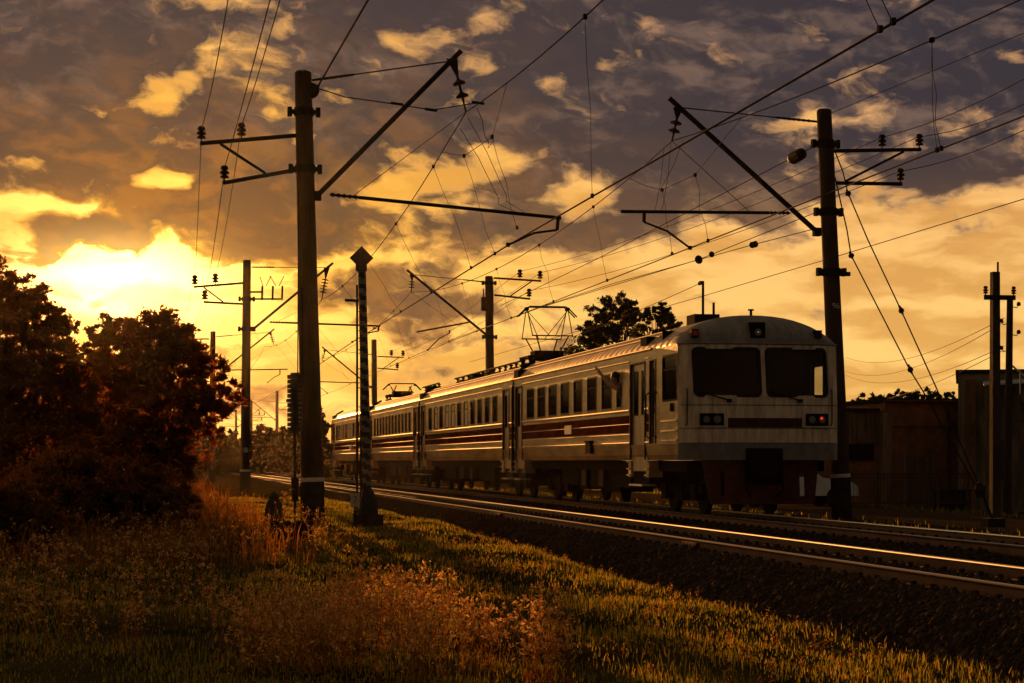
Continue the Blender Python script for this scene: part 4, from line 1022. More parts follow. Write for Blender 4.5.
# roof mast with box and long wire aerial
p = at_x(703, 315, XC - .55); m = MB(); zr0 = roofz(.55) - .05
m.use('steel').box(p.x - .3, p.x + .3, p.y - .35, p.y + .35, zr0, zr0 + .22); m.rod((p.x, p.y, zr0 + .2), (p.x, p.y, at_x(703, 281, p.x).z), .03, n=8); m.rod((p.x + .2, p.y - .2, zr0 + .2), (p.x + .2, p.y - .2, zr0 + .5), .03, n=6)
m.build('aerial_mast', parent=car1)
tp = Vector((p.x, p.y, at_x(703, 282, p.x).z)); e = Vector((p.x + .1, y1 - .8, roofz(.45) + .55))
m = MB(); m.use('wire').tube(span(tp, e, .05), .008, 4); m.use('insul'); disc_string(m, tp + (e - tp).normalized() * .1, tp + (e - tp).normalized() * .35, 2, .05, .02); m.build('aerial_wire', parent=car1)
m = MB(); m.rod((XC - .1, YF + .55, 4.45), (XC - .1, YF + .55, 4.56), .03, n=8); m.rod((XC - .1, YF + .55, 4.56), (XC - .1, YF + .55, 4.59), .07, n=10); m.build('horn_button', 'black', car1)
# --- the three carriages behind
def trailer(i, wpx, wfrac, sky_glints):
    a0, a1 = joints[i] + .0, joints[i + 1] - .22
    L = a1 - a0; dA = (a0 + .55, a0 + 1.75); dB = (a1 - 1.75, a1 - .55)
    ws = []; n = wpx; s0, s1 = dA[1] + .75, dB[0] - .75; st = (s1 - s0) / n
    for k in range(n): ws.append((s0 + st * (k + .5) - st * wfrac / 2, s0 + st * (k + .5) + st * wfrac / 2, 2.50, 3.42))
    m = MB(); H = ws + [(dA[0], dA[1], ZS, 3.54), (dB[0], dB[1], ZS, 3.54)]
    body_shell(m, a0, a1, H, ws)
    c = m.build('carriage', parent=train, origin=(XC, a0, 0))
    for k, w in enumerate(ws): side_window(c, *w, sky_glint=k in sky_glints); side_window(c, *w, s=1)
    door(c, *dA); door(c, *dB)
    ribs(c, a0, a1, [(dA[0] - .05, dA[1] + .05), (dB[0] - .05, dB[1] + .05)])
    underframe(c, a0, a1)
    gangway(c, a1, joints[i + 1] + .0)
    return c
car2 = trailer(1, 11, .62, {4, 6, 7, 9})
car3 = trailer(2, 12, .62, set())
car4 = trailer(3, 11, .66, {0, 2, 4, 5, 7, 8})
m = MB(); yy = side_y(351); m.box(XC - HW - .05, XC - HW, yy - .6, yy + .6, 1.92, 2.15); m.build('destination_plate', 'plate', car4)
# pantographs and roof gear
def roof_gear(par, ya, yb, seed):
    rg = random.Random(seed); m = MB(); m.use('black')
    y = ya
    for sx in (-.45, .45): m.tube([(XC + sx, ya, 4.72), (XC + sx, yb, 4.72)], .035, 6)
    while y < yb:
        for sx in (-.45, .45): m.use('insul'); disc_string(m, (XC + sx, y, roofz(sx)), (XC + sx, y, 4.72), 2, .09, .04)
        if rg.random() < .6: m.use('black').box(XC - .3 + rg.uniform(-.2, .1), XC + .3, y + .2, y + .9, 4.44, 4.55 + rg.uniform(.03, .22))
        y += rg.uniform(1.0, 1.5)
    m.build('roof_busbar', parent=par)
def pantograph(par, yc, up, ztop):
    t = MB(); t.use('black'); zb0 = 4.72
    for sx in (-.75, .75):
        t.beam((XC + sx, yc - .8, zb0), (XC + sx, yc + .8, zb0), .07, .07)
        for sy in (-.7, .7): t.use('insul'); disc_string(t, (XC + sx * .95, yc + sy, roofz(.72) - .03), (XC + sx * .95, yc + sy, zb0), 2, .12, .05); t.use('black')
    for sy in (-.8, .8): t.beam((XC - .8, yc + sy, zb0), (XC + .8, yc + sy, zb0), .07, .07)
    t.box(XC - .5, XC + .5, yc - .4, yc + .4, zb0 - .1, zb0 + .22)
    t.build('pantograph_base', parent=par)
    t = MB(); t.use('red_dark')
    if up:
        zm = lerp(zb0, ztop, .40)
        for sy in (-1, 1):
            for sx in (-1, 1): t.rod((XC + sx * .30, yc + sy * .55, zb0 + .1), (XC + sx * .55, yc + sy * .95, zm), .024, n=6)
        t.use('black')
        for sy in (-1, 1):
            t.rod((XC - .70, yc + sy * .95, zm), (XC + .70, yc + sy * .95, zm), .022, n=6)
            for sx in (-1, 1):
                t.rod((XC + sx * .68, yc + sy * .95, zm), (XC + sx * .70, yc + sy * .12, ztop - .1), .017, n=6)
                t.rod((XC + sx * .1, yc + sy * .95, zm), (XC + sx * .70, yc, ztop - .12), .013, n=6)
    else:
        t.use('black'); zm = ztop - .15
        for sx in (-1, 1):
            t.rod((XC + sx * .5, yc - .8, zb0 + .1), (XC + sx * .5, yc + .8, zm), .03, n=6); t.rod((XC + sx * .4, yc + .8, zb0 + .1), (XC + sx * .4, yc - .8, zm), .03, n=6)
    t.build('pantograph_frame', parent=par)
    t = MB(); t.use('black'); hw = .88 if up else .9
    for sy in (-.16, .16):
        t.tube([(XC - hw - .12, yc + sy, ztop - .34), (XC - hw * .82, yc + sy, ztop - .06), (XC - hw * .7, yc + sy, ztop), (XC + hw * .7, yc + sy, ztop), (XC + hw * .82, yc + sy, ztop - .06), (XC + hw + .12, yc + sy, ztop - .34)], .024, 6)
    for sx in (-.7, .7): t.box(XC + sx - .05, XC + sx + .05, yc - .17, yc + .17, ztop - .12, ztop - .02)
    t.build('collector_head', parent=par)
yp = at_x(547, 330, XC).y
pantograph(car2, yp, True, at_y(547, 307, yp).z)
roof_gear(car2, yp + 2.0, joints[2] - 1.2, 3); roof_gear(car3, joints[2] + 3.5, joints[2] + 9, 5)
yp2 = joints[3] - 2.2
pantograph(car3, at_x(402, 385, XC).y, False, 5.35)

# ------------------------------------------------------------------ the person leaning out of the window
def skinned(name, verts, edges, radii, m, parent=None, origin=(0, 0, 0), sub=2):
    me = bpy.data.meshes.new(name); o0 = Vector(origin)
    me.from_pydata([tuple(Vector(v) - o0) for v in verts], edges, []); o = bpy.data.objects.new(name, me); COL.objects.link(o)
    sk = o.modifiers.new('s', 'SKIN'); ss = o.modifiers.new('u', 'SUBSURF'); ss.levels = sub; ss.render_levels = sub
    for i, r_ in enumerate(radii): me.skin_vertices[0].data[i].radius = (r_, r_)
    me.skin_vertices[0].data[0].use_root = True
    dg = bpy.context.evaluated_depsgraph_get(); nm = bpy.data.meshes.new_from_object(o.evaluated_get(dg))
    bpy.data.objects.remove(o); nm.materials.clear(); nm.materials.append(M[m])
    nm.polygons.foreach_set('use_smooth', [True] * len(nm.polygons))
    q = bpy.data.objects.new(name, nm); COL.objects.link(q); q.location = o0 - org(parent); ORG[q.name] = o0
    if parent: q.parent = parent
    return q
hd = at_x(614, 378.5, XC - HW - .16); hnd = at_x(598, 370.5, XC - HW - .42); 
sh = Vector((XC - HW + .12, hd.y + .18, hd.z - .30)); elb = sh.lerp(hnd, .48) + Vector((-.05, .04, -.07)); wr = hnd + (elb - hnd).normalized() * .12
pelvis = Vector((XC - HW + .55, hd.y, 2.05))
chest = Vector((XC - HW + .16, hd.y - .05, hd.z - .42)); neck = hd + Vector((.07, 0, -.17))
fd = (hnd - wr).normalized(); fs = Vector((0, 1, 0)).cross(fd).normalized()
V_ = [pelvis, pelvis.lerp(chest, .5), chest, neck, hd + Vector((0, 0, -.06)), hd + Vector((0, 0, .03)), hd + Vector((0, 0, .10)), sh, elb, wr, hnd + fd * .0]
E_ = [(0, 1), (1, 2), (2, 3), (3, 4), (4, 5), (5, 6), (2, 7), (7, 8), (8, 9), (9, 10)]
Rd = [.15, .14, .16, .06, .075, .095, .075, .085, .060, .040, .048]
sh2 = Vector((XC - HW + .3, hd.y - .22, hd.z - .34)); e2_ = Vector((XC - HW + .08, hd.y - .3, 2.62)); h2_ = Vector((XC - HW - .02, hd.y - .2, 2.56))
n = len(V_); V_ += [sh2, e2_, h2_]; E_ += [(2, n), (n, n + 1), (n + 1, n + 2)]; Rd += [.07, .045, .035]
side = fd.cross(Vector((1, 0, 0))).normalized()
for k, (o_, L_) in enumerate(((-.045, .085), (-.015, .10), (.015, .095), (.045, .075))):
    b = len(V_); a = hnd + side * o_ + fd * .03; V_ += [a, a + fd * L_ * .5 + side * o_ * .25, a + fd * L_ + side * o_ * .45]; E_ += [(10, b), (b, b + 1), (b + 1, b + 2)]; Rd += [.011, .010, .008]
b = len(V_); a = hnd - side * .05 - fd * .03; V_ += [a, a - side * .04 + fd * .03]; E_ += [(10, b), (b, b + 1)]; Rd += [.012, .010]
person = skinned('person', V_, E_, Rd, 'skin', origin=pelvis)
tag(person, 'person leaning out of the train window with one arm stretched out waving', 'person')
skinned('shirt', [pelvis, pelvis.lerp(chest, .5), chest, neck + Vector((0, 0, -.06)), sh, sh.lerp(elb, .55), sh2, sh2.lerp(e2_, .6)], [(0, 1), (1, 2), (2, 3), (2, 4), (4, 5), (2, 6), (6, 7)], [.165, .155, .18, .08, .09, .066, .085, .06], 'shirt', person, pelvis)
m = MB(); m.lathe(hd + Vector((.03, 0, .02)), (.15, 0, 1), [(0, .10), (.05, .112), (.10, .10), (.14, .06), (.155, .01)], 12); m.build('hair', 'hair', person, smooth=True)
m = MB(); fc = Vector((-.35, -.94, 0)).normalized(); fr2 = Vector((0, 0, 1)).cross(fc)
for e in (-1, 1): c = hd + fc * .088 + fr2 * e * .034 + Vector((0, 0, .035)); m.use('hair').lathe(c - fc * .008, fc, [(0, .012), (.008, .010), (.014, .003)], 8)
m.use('skin').tube([hd + fc * .085 + Vector((0, 0, .03)), hd + fc * .118 + Vector((0, 0, -.008)), hd + fc * .085 + Vector((0, 0, -.02))], [.010, .017, .010], 6)
m.use('red').tube([hd + fc * .082 + fr2 * .025 + Vector((0, 0, -.05)), hd + fc * .09 + Vector((0, 0, -.052)), hd + fc * .082 - fr2 * .025 + Vector((0, 0, -.05))], .006, 5)
m.build('face', parent=person)

# ------------------------------------------------------------------ buildings on the right
def wallbox(m, x0, x1, y0, y1, z0, z1): m.box(x0, x1, y0, y1, z0, z1)
czs = 70.0
sl0 = at_depth(846, 500, czs); sl1 = at_depth(960, 500, czs)
def P70(px, py, cz=czs): return at_depth(px, py, cz)
YS = P70(900, 500).y
g0 = -.5
# brick shed, its front parallel to the tracks' normal
xL, xM, xR = at_y(838, 400, YS).x, at_y(885, 400, YS).x, at_y(958, 400, YS).x
ztop = at_y(900, 402, YS).z; ztl = at_y(860, 411, YS).z
t = empty('brick_shed', ((xL + xR) / 2, YS, g0)); tag(t, 'low brown brick shed with a flat roof behind mast 96', 'shed')
m = MB(); m.use('brick').box(xM, xR, YS, YS + 8, g0, ztop); m.box(xL - 3, xM, YS + .25, YS + 8, g0, ztl)
zc_ = at_y(920, 423, YS).z; m.use('plaster').box(xM - .12, xM + .22, YS - .10, YS + .3, g0, ztl - .05); m.use('brick').box(xM + .25, xR, YS - .06, YS - .003, zc_ - .12, zc_)
m.build('wall', parent=t)
m = MB(); m.use('wood'); k = 0; x = xL - 1.6; zw = at_y(860, 443, YS).z
while x < xM - .16: m.box(x, x + .15, YS + .18 + .02 * (k % 2), YS + .247, zw, ztl - .1); x += .17; k += 1
m.build('plank_cladding', parent=t)
m = MB(); m.use('black').box(at_y(850, 440, YS).x, at_y(876, 440, YS).x, YS + .19, YS + .247, at_y(860, 460, YS).z, at_y(860, 444, YS).z); m.build('window', 'pane', t)
m = MB(); m.box(xM - .15, xR, YS - .12, YS + 8.1, ztop + .003, ztop + .12); m.box(xL - 3.1, xM - .155, YS + .1, YS + 8.1, ztl + .003, ztl + .1); m.build('roof', 'concrete_dark', t)
m = MB(); xd = at_y(905, 450, YS).x; m.use('wood').box(xd, xd + 1.0, YS - .05, YS - .003, g0, 1.35); m.use('plaster').box(xd - .08, xd - .003, YS - .07, YS - .003, g0, 1.43); m.box(xd + 1.003, xd + 1.08, YS - .07, YS - .003, g0, 1.43); m.build('door', parent=t)
m = MB(); m.tube([(xR - .4, YS - .10, ztop), (xR - .4, YS - .08, g0)], .05, 8); m.build('downpipe', 'rust', t)
m = MB(); m.tube([(xM - .1, YS - .16, ztop + .02), (xR, YS - .16, ztop + .02)], .05, 8); m.build('gutter', 'rust', t)
# taller building with a lean-to and an outside stair
YB_ = at_depth(990, 500, 66).y
bx0 = at_y(958, 380, YB_).x; zt2 = at_y(960, 373.5, YB_).z
t = empty('tall_brick_building', (bx0, YB_, g0)); t.rotation_euler.z = -R(23); tag(t, 'taller dark brick building at the right edge with a lean-to and outside stair', 'building')
m = MB(); m.use('plaster').box(bx0, bx0 + 9, YB_, YB_ + 9, g0, zt2); m.use('brick')
for k in (.25, 2.7): m.box(bx0 + k, bx0 + k + .32, YB_ - .10, YB_ - .003, g0, zt2 - .2)
m.build('wall', parent=t)
m = MB(); m.box(bx0 - .08, bx0 + 9.1, YB_ - .09, YB_ + 9.1, zt2 + .002, zt2 + .12); m.build('coping', 'concrete_dark', t)
lx0 = bx0 + .8; zl0 = at_y(978, 386, YB_ - 2.4).z; yl = YB_ - 2.4
m = MB(); b = 0
m.v += [(lx0, yl, zl0), (lx0 + 6, yl, zl0 + .32), (lx0 + 6, YB_ - .105, zl0 + .5), (lx0, YB_ - .105, zl0 + .2)]; m.v += [(x, y, z + .05) for x, y, z in m.v[:4]]
for q in ((3, 2, 1, 0), (4, 5, 6, 7), (0, 1, 5, 4), (1, 2, 6, 5), (2, 3, 7, 6), (3, 0, 4, 7)): m.face(*q)
m.build('lean_to_roof', 'tin', t)
for dx in (0.05, 1.45, 2.9):
    m = MB(); m.box(lx0 + dx, lx0 + dx + .08, yl + .05, yl + .13, -.5, zl0 + .05 * dx - .005); m.build('post', 'wood', t)
m = MB(); zb1 = at_y(990, 421, yl).z; m.box(lx0 + .13, lx0 + 3, yl + .06, yl + .11, zb1 - .04, zb1 + .04); m.build('rail', 'wood', t)
m = MB(); m.use('wood'); sx0 = bx0 + 1.7
for k in range(14):
    z = zb1 + .9 - k * .17; m.box(sx0 + .2 + k * .16, sx0 + .48 + k * .16, yl - .9, yl - .1, z, z + .04)
for yy in (yl - .95, yl - .05): m.beam((sx0 + .2, yy, zb1 + .85), (sx0 + 2.5, yy, zb1 - 1.5), .05, .22)
m.build('stair', parent=t)
m = MB(); m.tube([(sx0 - .05, yl - .98, zb1 + 1.7), (sx0 + 2.5, yl - .98, zb1 - .6)], .03, 6)
for k in range(5): m.rod((sx0 + .2 + k * .5, yl - .98, zb1 + .8 - k * .5), (sx0 + .2 + k * .5, yl - .98, zb1 + 1.55 - k * .46), .022, n=6)
m.build('handrail', 'step', t)
m = MB(); m.box(bx0 + 1.0, bx0 + 1.55, YB_ - .05, YB_ - .003, at_y(975, 480, YB_).z, at_y(975, 440, YB_).z); m.build('window', 'pane', t)
# railing in front of the shed
YF2 = at_depth(900, 500, 62).y; fx0 = at_y(847, 475, YF2).x; fx1 = at_y(968, 475, YF2).x; zf1 = at_y(900, 473.5, YF2).z; zf0 = gz(22, YF2)
t = empty('iron_railing', (fx0, YF2, zf0)); tag(t, 'rusty iron railing with thin bars in front of the brick shed', 'railing')
m = MB(); m.box(fx0, fx1, YF2 - .02, YF2 + .02, zf1 - .04, zf1); m.box(fx0, fx1, YF2 - .02, YF2 + .02, zf1 - .14, zf1 - .11); m.box(fx0, fx1, YF2 - .02, YF2 + .02, zf0 + .12, zf0 + .16)
x = fx0
while x < fx1: m.rod((x, YF2, zf0 + .1), (x, YF2, zf1), .010, n=4); x += .11
m.build('bars', 'rust', t)
for k in range(5):
    m = MB(); x = lerp(fx0, fx1, k / 4); m.box(x - .035, x + .035, YF2 - .035, YF2 + .035, zf0 - .2, zf1 + .05); m.build('post', 'rust', t)
c = at_y(952, 490, YF2 + 1); m = MB(); m.box(c.x - .5, c.x + .5, c.y - .3, c.y + .3, g0, .25); m.box(c.x - .54, c.x + .54, c.y - .34, c.y + .34, .252, .31)
tag(m.build('metal_bin', 'concrete_dark', origin=(c.x, c.y, g0)), 'dark metal bin standing behind the railing near the stair', 'bin')
# utility poles
ub = at_depth(995, 519.5, 45.6); ut = at_y(995, 272, ub.y)
t = empty('utility_pole', (ub.x, ub.y, ub.z)); tag(t, 'square grey utility pole with a short crossarm at the right edge', 'utility pole', 'utility poles')
m = MB(); m.tube([ub - Vector((0, 0, .3)), Vector((ut.x, ub.y, ut.z))], [.145, .12], 4); m.build('shaft', 'concrete', t)
m = MB(); z = at_y(995, 298, ub.y).z; m.box(ub.x - .33, ub.x + .42, ub.y - .19, ub.y - .13, z - .055, z + .055); m.build('crossarm', 'steel', t)
for dx in (-.30, .38): pin_insulator((ub.x + dx, ub.y - .16, z + .05), .55).build('pin_insulator', parent=t)
m = MB(); m.rod((ut.x + .07, ub.y, ut.z - .1), (ut.x + .07, ub.y, at_y(997, 262, ub.y).z), .025, n=6); m.build('spike', 'steel', t)
vb = at_depth(1007, 492, 56); vt = at_y(1010, 297, vb.y); vz = gz(vb.x, vb.y)
t = empty('utility_pole', (vb.x, vb.y, vz)); tag(t, 'thin round wooden pole just behind the square utility pole', 'utility pole', 'utility poles')
m = MB(); m.tube([Vector((vb.x, vb.y, vz - .2)), vt], [.12, .09], 10); m.build('shaft', 'bark', t)
for py in (306, 334, 323, 350):
    q = at_y(1012, py, vb.y); m = MB(); sg = 1 if py in (306, 334) else -1
    m.use('steel').tube([Vector((vt.x, vb.y, q.z)), Vector((vt.x + sg * .2, vb.y, q.z - .05)), Vector((vt.x + sg * .26, vb.y, q.z + .04))], .014, 5); m.use('insul').lathe((vt.x + sg * .26, vb.y, q.z), (0, 0, 1), [(0, .02), (.02, .06), (.10, .05), (.12, .02)], 8); m.build('hook_insulator', parent=t)
labs = ['uppermost of the four thin sagging wires over the brick shed', 'second from top of the four thin sagging wires over the brick shed', 'third from top of the four thin sagging wires over the brick shed', 'lowest of the four thin sagging wires over the brick shed']
for lb, (a, b, mid) in zip(labs, (((1004, 318), (845, 357), (906, 359)), ((1004, 322), (845, 371), (906, 370)), ((1004, 346), (845, 375), (906, 381)), ((1004, 350), (845, 402), (930, 385)))):
    pa, pb = at_depth(*a, 55.5), at_depth(*b, 120); tt = (mid[0] - a[0]) / (b[0] - a[0]); k = tt * 55.5 / (120 - tt * (120 - 55.5))
    mp = at_depth(*mid, 55.5 + k * (120 - 55.5)); base = pa.lerp(pb, k); sg = max(0, (base.z - mp.z)) / max(.05, 4 * k * (1 - k))
    wire(lb, span(pa, pb, sg, 24), .010, name='service_wire', group='service wires')
# white car behind the train front
cb = at_depth(797, 506, 63); cg = gz(cb.x, cb.y)
t = empty('parked_car', (cb.x, cb.y, cg)); tag(t, 'white saloon car seen under the front of the train beside mast 96', 'car')
X0, Yc = cb.x, cb.y
prof_c = [(-2.1, .35), (-2.1, .75), (-1.9, .88), (-1.25, .92), (-.75, 1.36), (.25, 1.38), (.85, .92), (1.75, .82), (2.02, .66), (2.05, .35)]
m = MB(); m.use('white_car'); n = len(prof_c)
for s_ in (-1, 1):
    for x, z in prof_c: m.v.append((X0 + x - .3, Yc + s_ * (.82 if z < .95 else .66), cg + z))
for i in range(n):
    j = (i + 1) % n; m.face(i, j, n + j, n + i)
lo_ = [i for i in range(n) if prof_c[i][1] < .95]; m.face(*lo_[::-1]); m.face(*[n + i for i in lo_]); hi_ = [3, 4, 5, 6]; m.face(*hi_[::-1]); m.face(*[n + i for i in hi_])
m.build('car_body', parent=t)
m = MB()
for s_ in (-1,):
    for (a, b, c_, d_) in (((-1.0, .95), (-.28, .95), (-.28, 1.30), (-.68, 1.30)), ((-.2, .95), (.66, .95), (.2, 1.30), (-.2, 1.30))):
        m.poly([(X0 + x - .3, Yc - .83 + .20 * max(0, z - .93) / .45 - .005, cg + z) for x, z in (a, b, c_, d_)])
m.build('window', 'pane', t)
for x in (-1.3, 1.3):
    for s_ in (-1, 1):
        m = MB(); m.use('rubber').rod((X0 + x - .3, Yc + s_ * .66, cg + .31), (X0 + x - .3, Yc + s_ * .84, cg + .31), .31, n=18); m.use('step').rod((X0 + x - .3, Yc + s_ * .845, cg + .31), (X0 + x - .3, Yc + s_ * .85, cg + .31), .17, n=14); m.build('wheel', parent=t)
m = MB(); m.box(X0 + 1.68, X0 + 1.77, Yc - .7, Yc - .45, cg + .58, cg + .72); m.build('headlight', 'lamp_off', t)
m = MB(); m.box(X0 + .25, X0 + .40, Yc - .98, Yc - .84, cg + .92, cg + 1.02); m.build('mirror', 'white_car', t)

# ------------------------------------------------------------------ foliage
def leaf_cloud(centers, size, jitter=.4):
    n = len(centers); rs = np.random
    s = size * rs.uniform(1 - jitter, 1 + jitter, (n, 1))
    d = rs.normal(size=(n, 3)); d /= np.linalg.norm(d, axis=1, keepdims=True)
    e = rs.normal(size=(n, 3)); e -= (e * d).sum(1, keepdims=True) * d; e /= np.linalg.norm(e, axis=1, keepdims=True)
    v = np.stack([centers - d * s, centers + e * s * .42 - d * s * .1, centers + d * s, centers - e * s * .42 - d * s * .1], 1).reshape(-1, 3)
    f = np.arange(n * 4).reshape(n, 4); return v, f
def crown_pts(blobs, n, clump, rs):
    """leaves gathered in twig clumps over the outer part of each blob (x, y, z, rx, ry, rz)"""
    w = np.array([b[3] * b[5] + b[4] * b[5] for b in blobs]); w /= w.sum(); out = []
    for b, k in zip(blobs, (w * n).astype(int)):
        nc = max(10, int(k / clump)); d = rs.normal(size=(nc, 3)); d /= np.linalg.norm(d, axis=1, keepdims=True)
        r_ = rs.uniform(.25, 1.30, (nc, 1)) ** .7; c = np.array(b[:3]) + d * r_ * np.array(b[3:])
        rad = .13 * max(b[3:]) * rs.uniform(.5, 1.6, (nc, 1))
        i = rs.randint(0, nc, k); q = rs.normal(size=(k, 3)); out.append(c[i] + q * rad[i] * np.array([1, 1, .6]) * .62)
    return np.concatenate(out)
def limb_mesh(base, blobs, r0):
    m = MB(); base = Vector(base); top = Vector(blobs[0][:3]); mid = base.lerp(top, .55) + Vector((.12, .05, 0))
    m.tube([base - Vector((0, 0, .3)), base + Vector((0, 0, .25)), base.lerp(mid, .6), mid, top], [r0 * 1.5, r0 * 1.1, r0 * .85, r0 * .65, r0 * .2], 9)
    for b in blobs[1:]:
        c = Vector(b[:3]); s_ = base.lerp(mid, random.uniform(.5, .95)) if c.z > mid.z * .5 + base.z * .5 else base.lerp(mid, .25)
        k = s_.lerp(c, .5) + Vector((0, 0, -.12)); m.tube([s_, k, c], [r0 * .45, r0 * .3, r0 * .08], 6)
        for _ in range(3):
            e = c + Vector((random.uniform(-.8, .8) * b[3], random.uniform(-.8, .8) * b[4], random.uniform(.1, .8) * b[5])); m.tube([k, k.lerp(e, .5), e], [r0 * .2, r0 * .12, r0 * .03], 5)
    return m
def tree(name, label, base, blobs, n, leaf, m='leafA', r0=.12, group=None, cat='tree', clump=45, seed=1):
    rs = np.random.RandomState(seed); np.random.seed(seed)
    t = empty(name, base); tag(t, label, cat, group)
    limb_mesh(base, blobs, r0).build('trunk', 'bark', t)
    v, f = leaf_cloud(crown_pts(blobs, n, clump, rs), leaf); npmesh('crown', v, f, m, t, origin=base)
    return t
def blobs_px(lst, cz):                                   # (px, py, radius x, radius z in pixels, depth offset)
    out = []
    for px, py, rx, rz, dz in lst:
        c = at_depth(px, py, cz + dz); k = (cz + dz) / F; out.append((c.x, c.y, c.z, rx * k, (rx * .9) * k, rz * k))
    return out
def gbase(px, cz): p = at_depth(px, 500, cz); return Vector((p.x, p.y, gz(p.x, p.y)))
tree('broadleaf_tree', 'rounded bushy tree with the low sun just above it, left of the second left mast', gbase(150, 47),
     blobs_px([(150, 360, 52, 42, 0), (120, 345, 30, 28, 1), (160, 335, 34, 22, 0), (185, 360, 34, 30, -.5), (213, 388, 25, 30, 0), (202, 415, 24, 24, 0), (110, 400, 45, 45, 0), (170, 420, 48, 45, -1), (100, 350, 22, 22, 0), (172, 452, 26, 26, -1), (125, 460, 60, 40, -1)], 47), 46000, .066, seed=3)
tree('broadleaf_tree', 'taller dark tree cut off by the left edge of the picture', gbase(10, 42),
     blobs_px([(5, 340, 46, 46, 0), (25, 305, 26, 22, 0), (-10, 295, 40, 30, 1), (48, 330, 28, 24, 0), (60, 365, 28, 32, 0), (30, 390, 52, 44, 0), (-20, 400, 50, 50, 0), (70, 410, 34, 36, 1), (20, 450, 60, 40, -.5), (62, 322, 14, 9, 0)], 42), 46000, .064, seed=4)
for i, (px, cz, h, w, lb) in enumerate(((60, 38, 82, 70, 'broad leafy bush filling the gap under the two left trees'), (128, 39, 66, 62, 'leafy bush in front of the rounded bushy tree'), (-5, 33, 70, 70, 'dark bush at the left edge under the taller tree'))):
    b = gbase(px, cz); k = cz / F; c = at_depth(px, 461, cz)
    yb = HZ - (b.z - CAMZ) / k
    tree('leafy_bush', lb, b, blobs_px([(px, yb - h * .5, w * .8, h * .5, 0), (px - w * .6, yb - h * .35, w * .5, h * .4, 0), (px + w * .6, yb - h * .35, w * .5, h * .4, 0), (px + w * .2, yb - h * .8, w * .4, h * .25, 0)], cz), 24000, .055, r0=.05, cat='bush', group='bushes under the left trees', seed=10 + i)
for i, (x, y, w, h) in enumerate(((-1.8, 84, 2.6, 5.6), (-2.6, 100, 3.2, 6.4), (-1.6, 116, 2.8, 5.4), (-2.4, 134, 3.4, 6.8), (-2.0, 154, 3.2, 6.0), (-2.6, 178, 3.6, 6.6))):  # unseen row added to keep low reflections and side glow off the train
    z = gz(x, y)
    tree('broadleaf_tree', 'tree of the added row hidden behind the rounded bushy tree', (x, y, z), [(x, y, z + h * .62, w, w * 2.2, h * .36), (x + .6, y + 3, z + h * .35, w, w * 2, h * .33), (x - .8, y - 4, z + h * .4, w, w * 2, h * .36), (x, y + 6, z + h * .55, w * .8, w * 1.5, h * .3)], 7000, .2, 'leafB', r0=.2, group='added tree row along the left side of the line', seed=80 + i)
# trees behind the train roof
tree('broadleaf_tree', 'ragged dark tree rising behind the train roof right of the pantograph', gbase(612, 92), blobs_px([(612, 322, 24, 20, 0), (622, 306, 14, 11, 0), (600, 328, 18, 15, 0), (590, 338, 14, 11, 0), (630, 318, 10, 12, 0), (630, 304, 6, 8, 0), (606, 312, 9, 8, 0), (612, 370, 44, 36, 0)], 92), 17000, .10, 'leafB', seed=21)
tree('broadleaf_tree', 'smaller dark tree behind the train roof close to the aerial mast', gbase(660, 96), blobs_px([(657, 320, 17, 14, 0), (668, 312, 8, 8, 0), (648, 316, 9, 9, 0), (655, 308, 8, 5, 0), (672, 325, 10, 9, 0), (660, 365, 38, 36, 0)], 96), 12000, .10, 'leafB', seed=22)
for i, (px, top, w, cz) in enumerate(((868, 392, 18, 112), (893, 389, 16, 118), (918, 387, 18, 113), (944, 391, 14, 120))):
    tree('broadleaf_tree', ['tree top showing above the shed roof nearest to mast 96', 'tree top second from mast 96 above the shed roof', 'highest tree top above the shed roof, behind the stay wires', 'tree top above the shed roof beside the taller building'][i], gbase(px, cz),
         blobs_px([(px, top + 16, w, 13, 0), (px - w * .5, top + 14, w * .5, 9, 0), (px + w * .4, top + 8, w * .4, 7, 0), (px, top + 45, w * 1.4, 30, 0)], cz), 7000, .13, 'leafB', group='trees behind the shed', seed=30 + i)
# the conifer at the far end of the train and the distant wood
tree('conifer_tree', 'tall dark conifer left of the far end of the train', gbase(318, 150), blobs_px([(318, 425, 9, 16, 0), (318, 452, 14, 16, 0), (317, 410, 4, 8, 0), (326, 462, 16, 18, 0), (312, 466, 12, 14, 0)], 150), 17000, .18, 'leafB', r0=.2, seed=41)
wood = [(228, 440, 14, 210), (243, 447, 10, 225), (262, 434, 12, 215), (274, 441, 12, 235), (287, 437, 12, 210), (300, 431, 12, 205), (309, 428, 10, 190), (255, 443, 12, 260), (218, 436, 12, 190), (200, 432, 14, 200), (180, 428, 16, 205)]
wl = ['first from the right', 'second', 'third']
names = ['low round tree of the distant wood right of the tree mast', 'lowest tree of the distant wood, right beside the second left mast', 'pointed tree of the distant wood right of the second left mast', 'broad low tree of the distant wood below the slim far mast', 'tree of the distant wood under the hanging tension weights', 'tree of the distant wood hidden by the foot of the tall leaning mast', 'taller tree of the distant wood next to the conifer', 'far pale tree of the distant wood behind the second left mast', 'distant tree just right of the rounded bushy tree', 'distant tree behind the right flank of the rounded bushy tree', 'distant tree behind the middle of the rounded bushy tree']
protos = []
for i, (px, top, w, cz) in enumerate(wood):
    tree('broadleaf_tree', names[i], gbase(px, cz), blobs_px([(px, top + 6, w, 13, 0), (px - w * .5, top + 18, w * .8, 15, 0), (px + w * .6, top + 17, w * .6, 13, 0), (px, top + 26, w * 1.2, 12, 0)], cz), 13000, .26, 'leafB', r0=.18, group='trees of the distant wood', seed=50 + i)
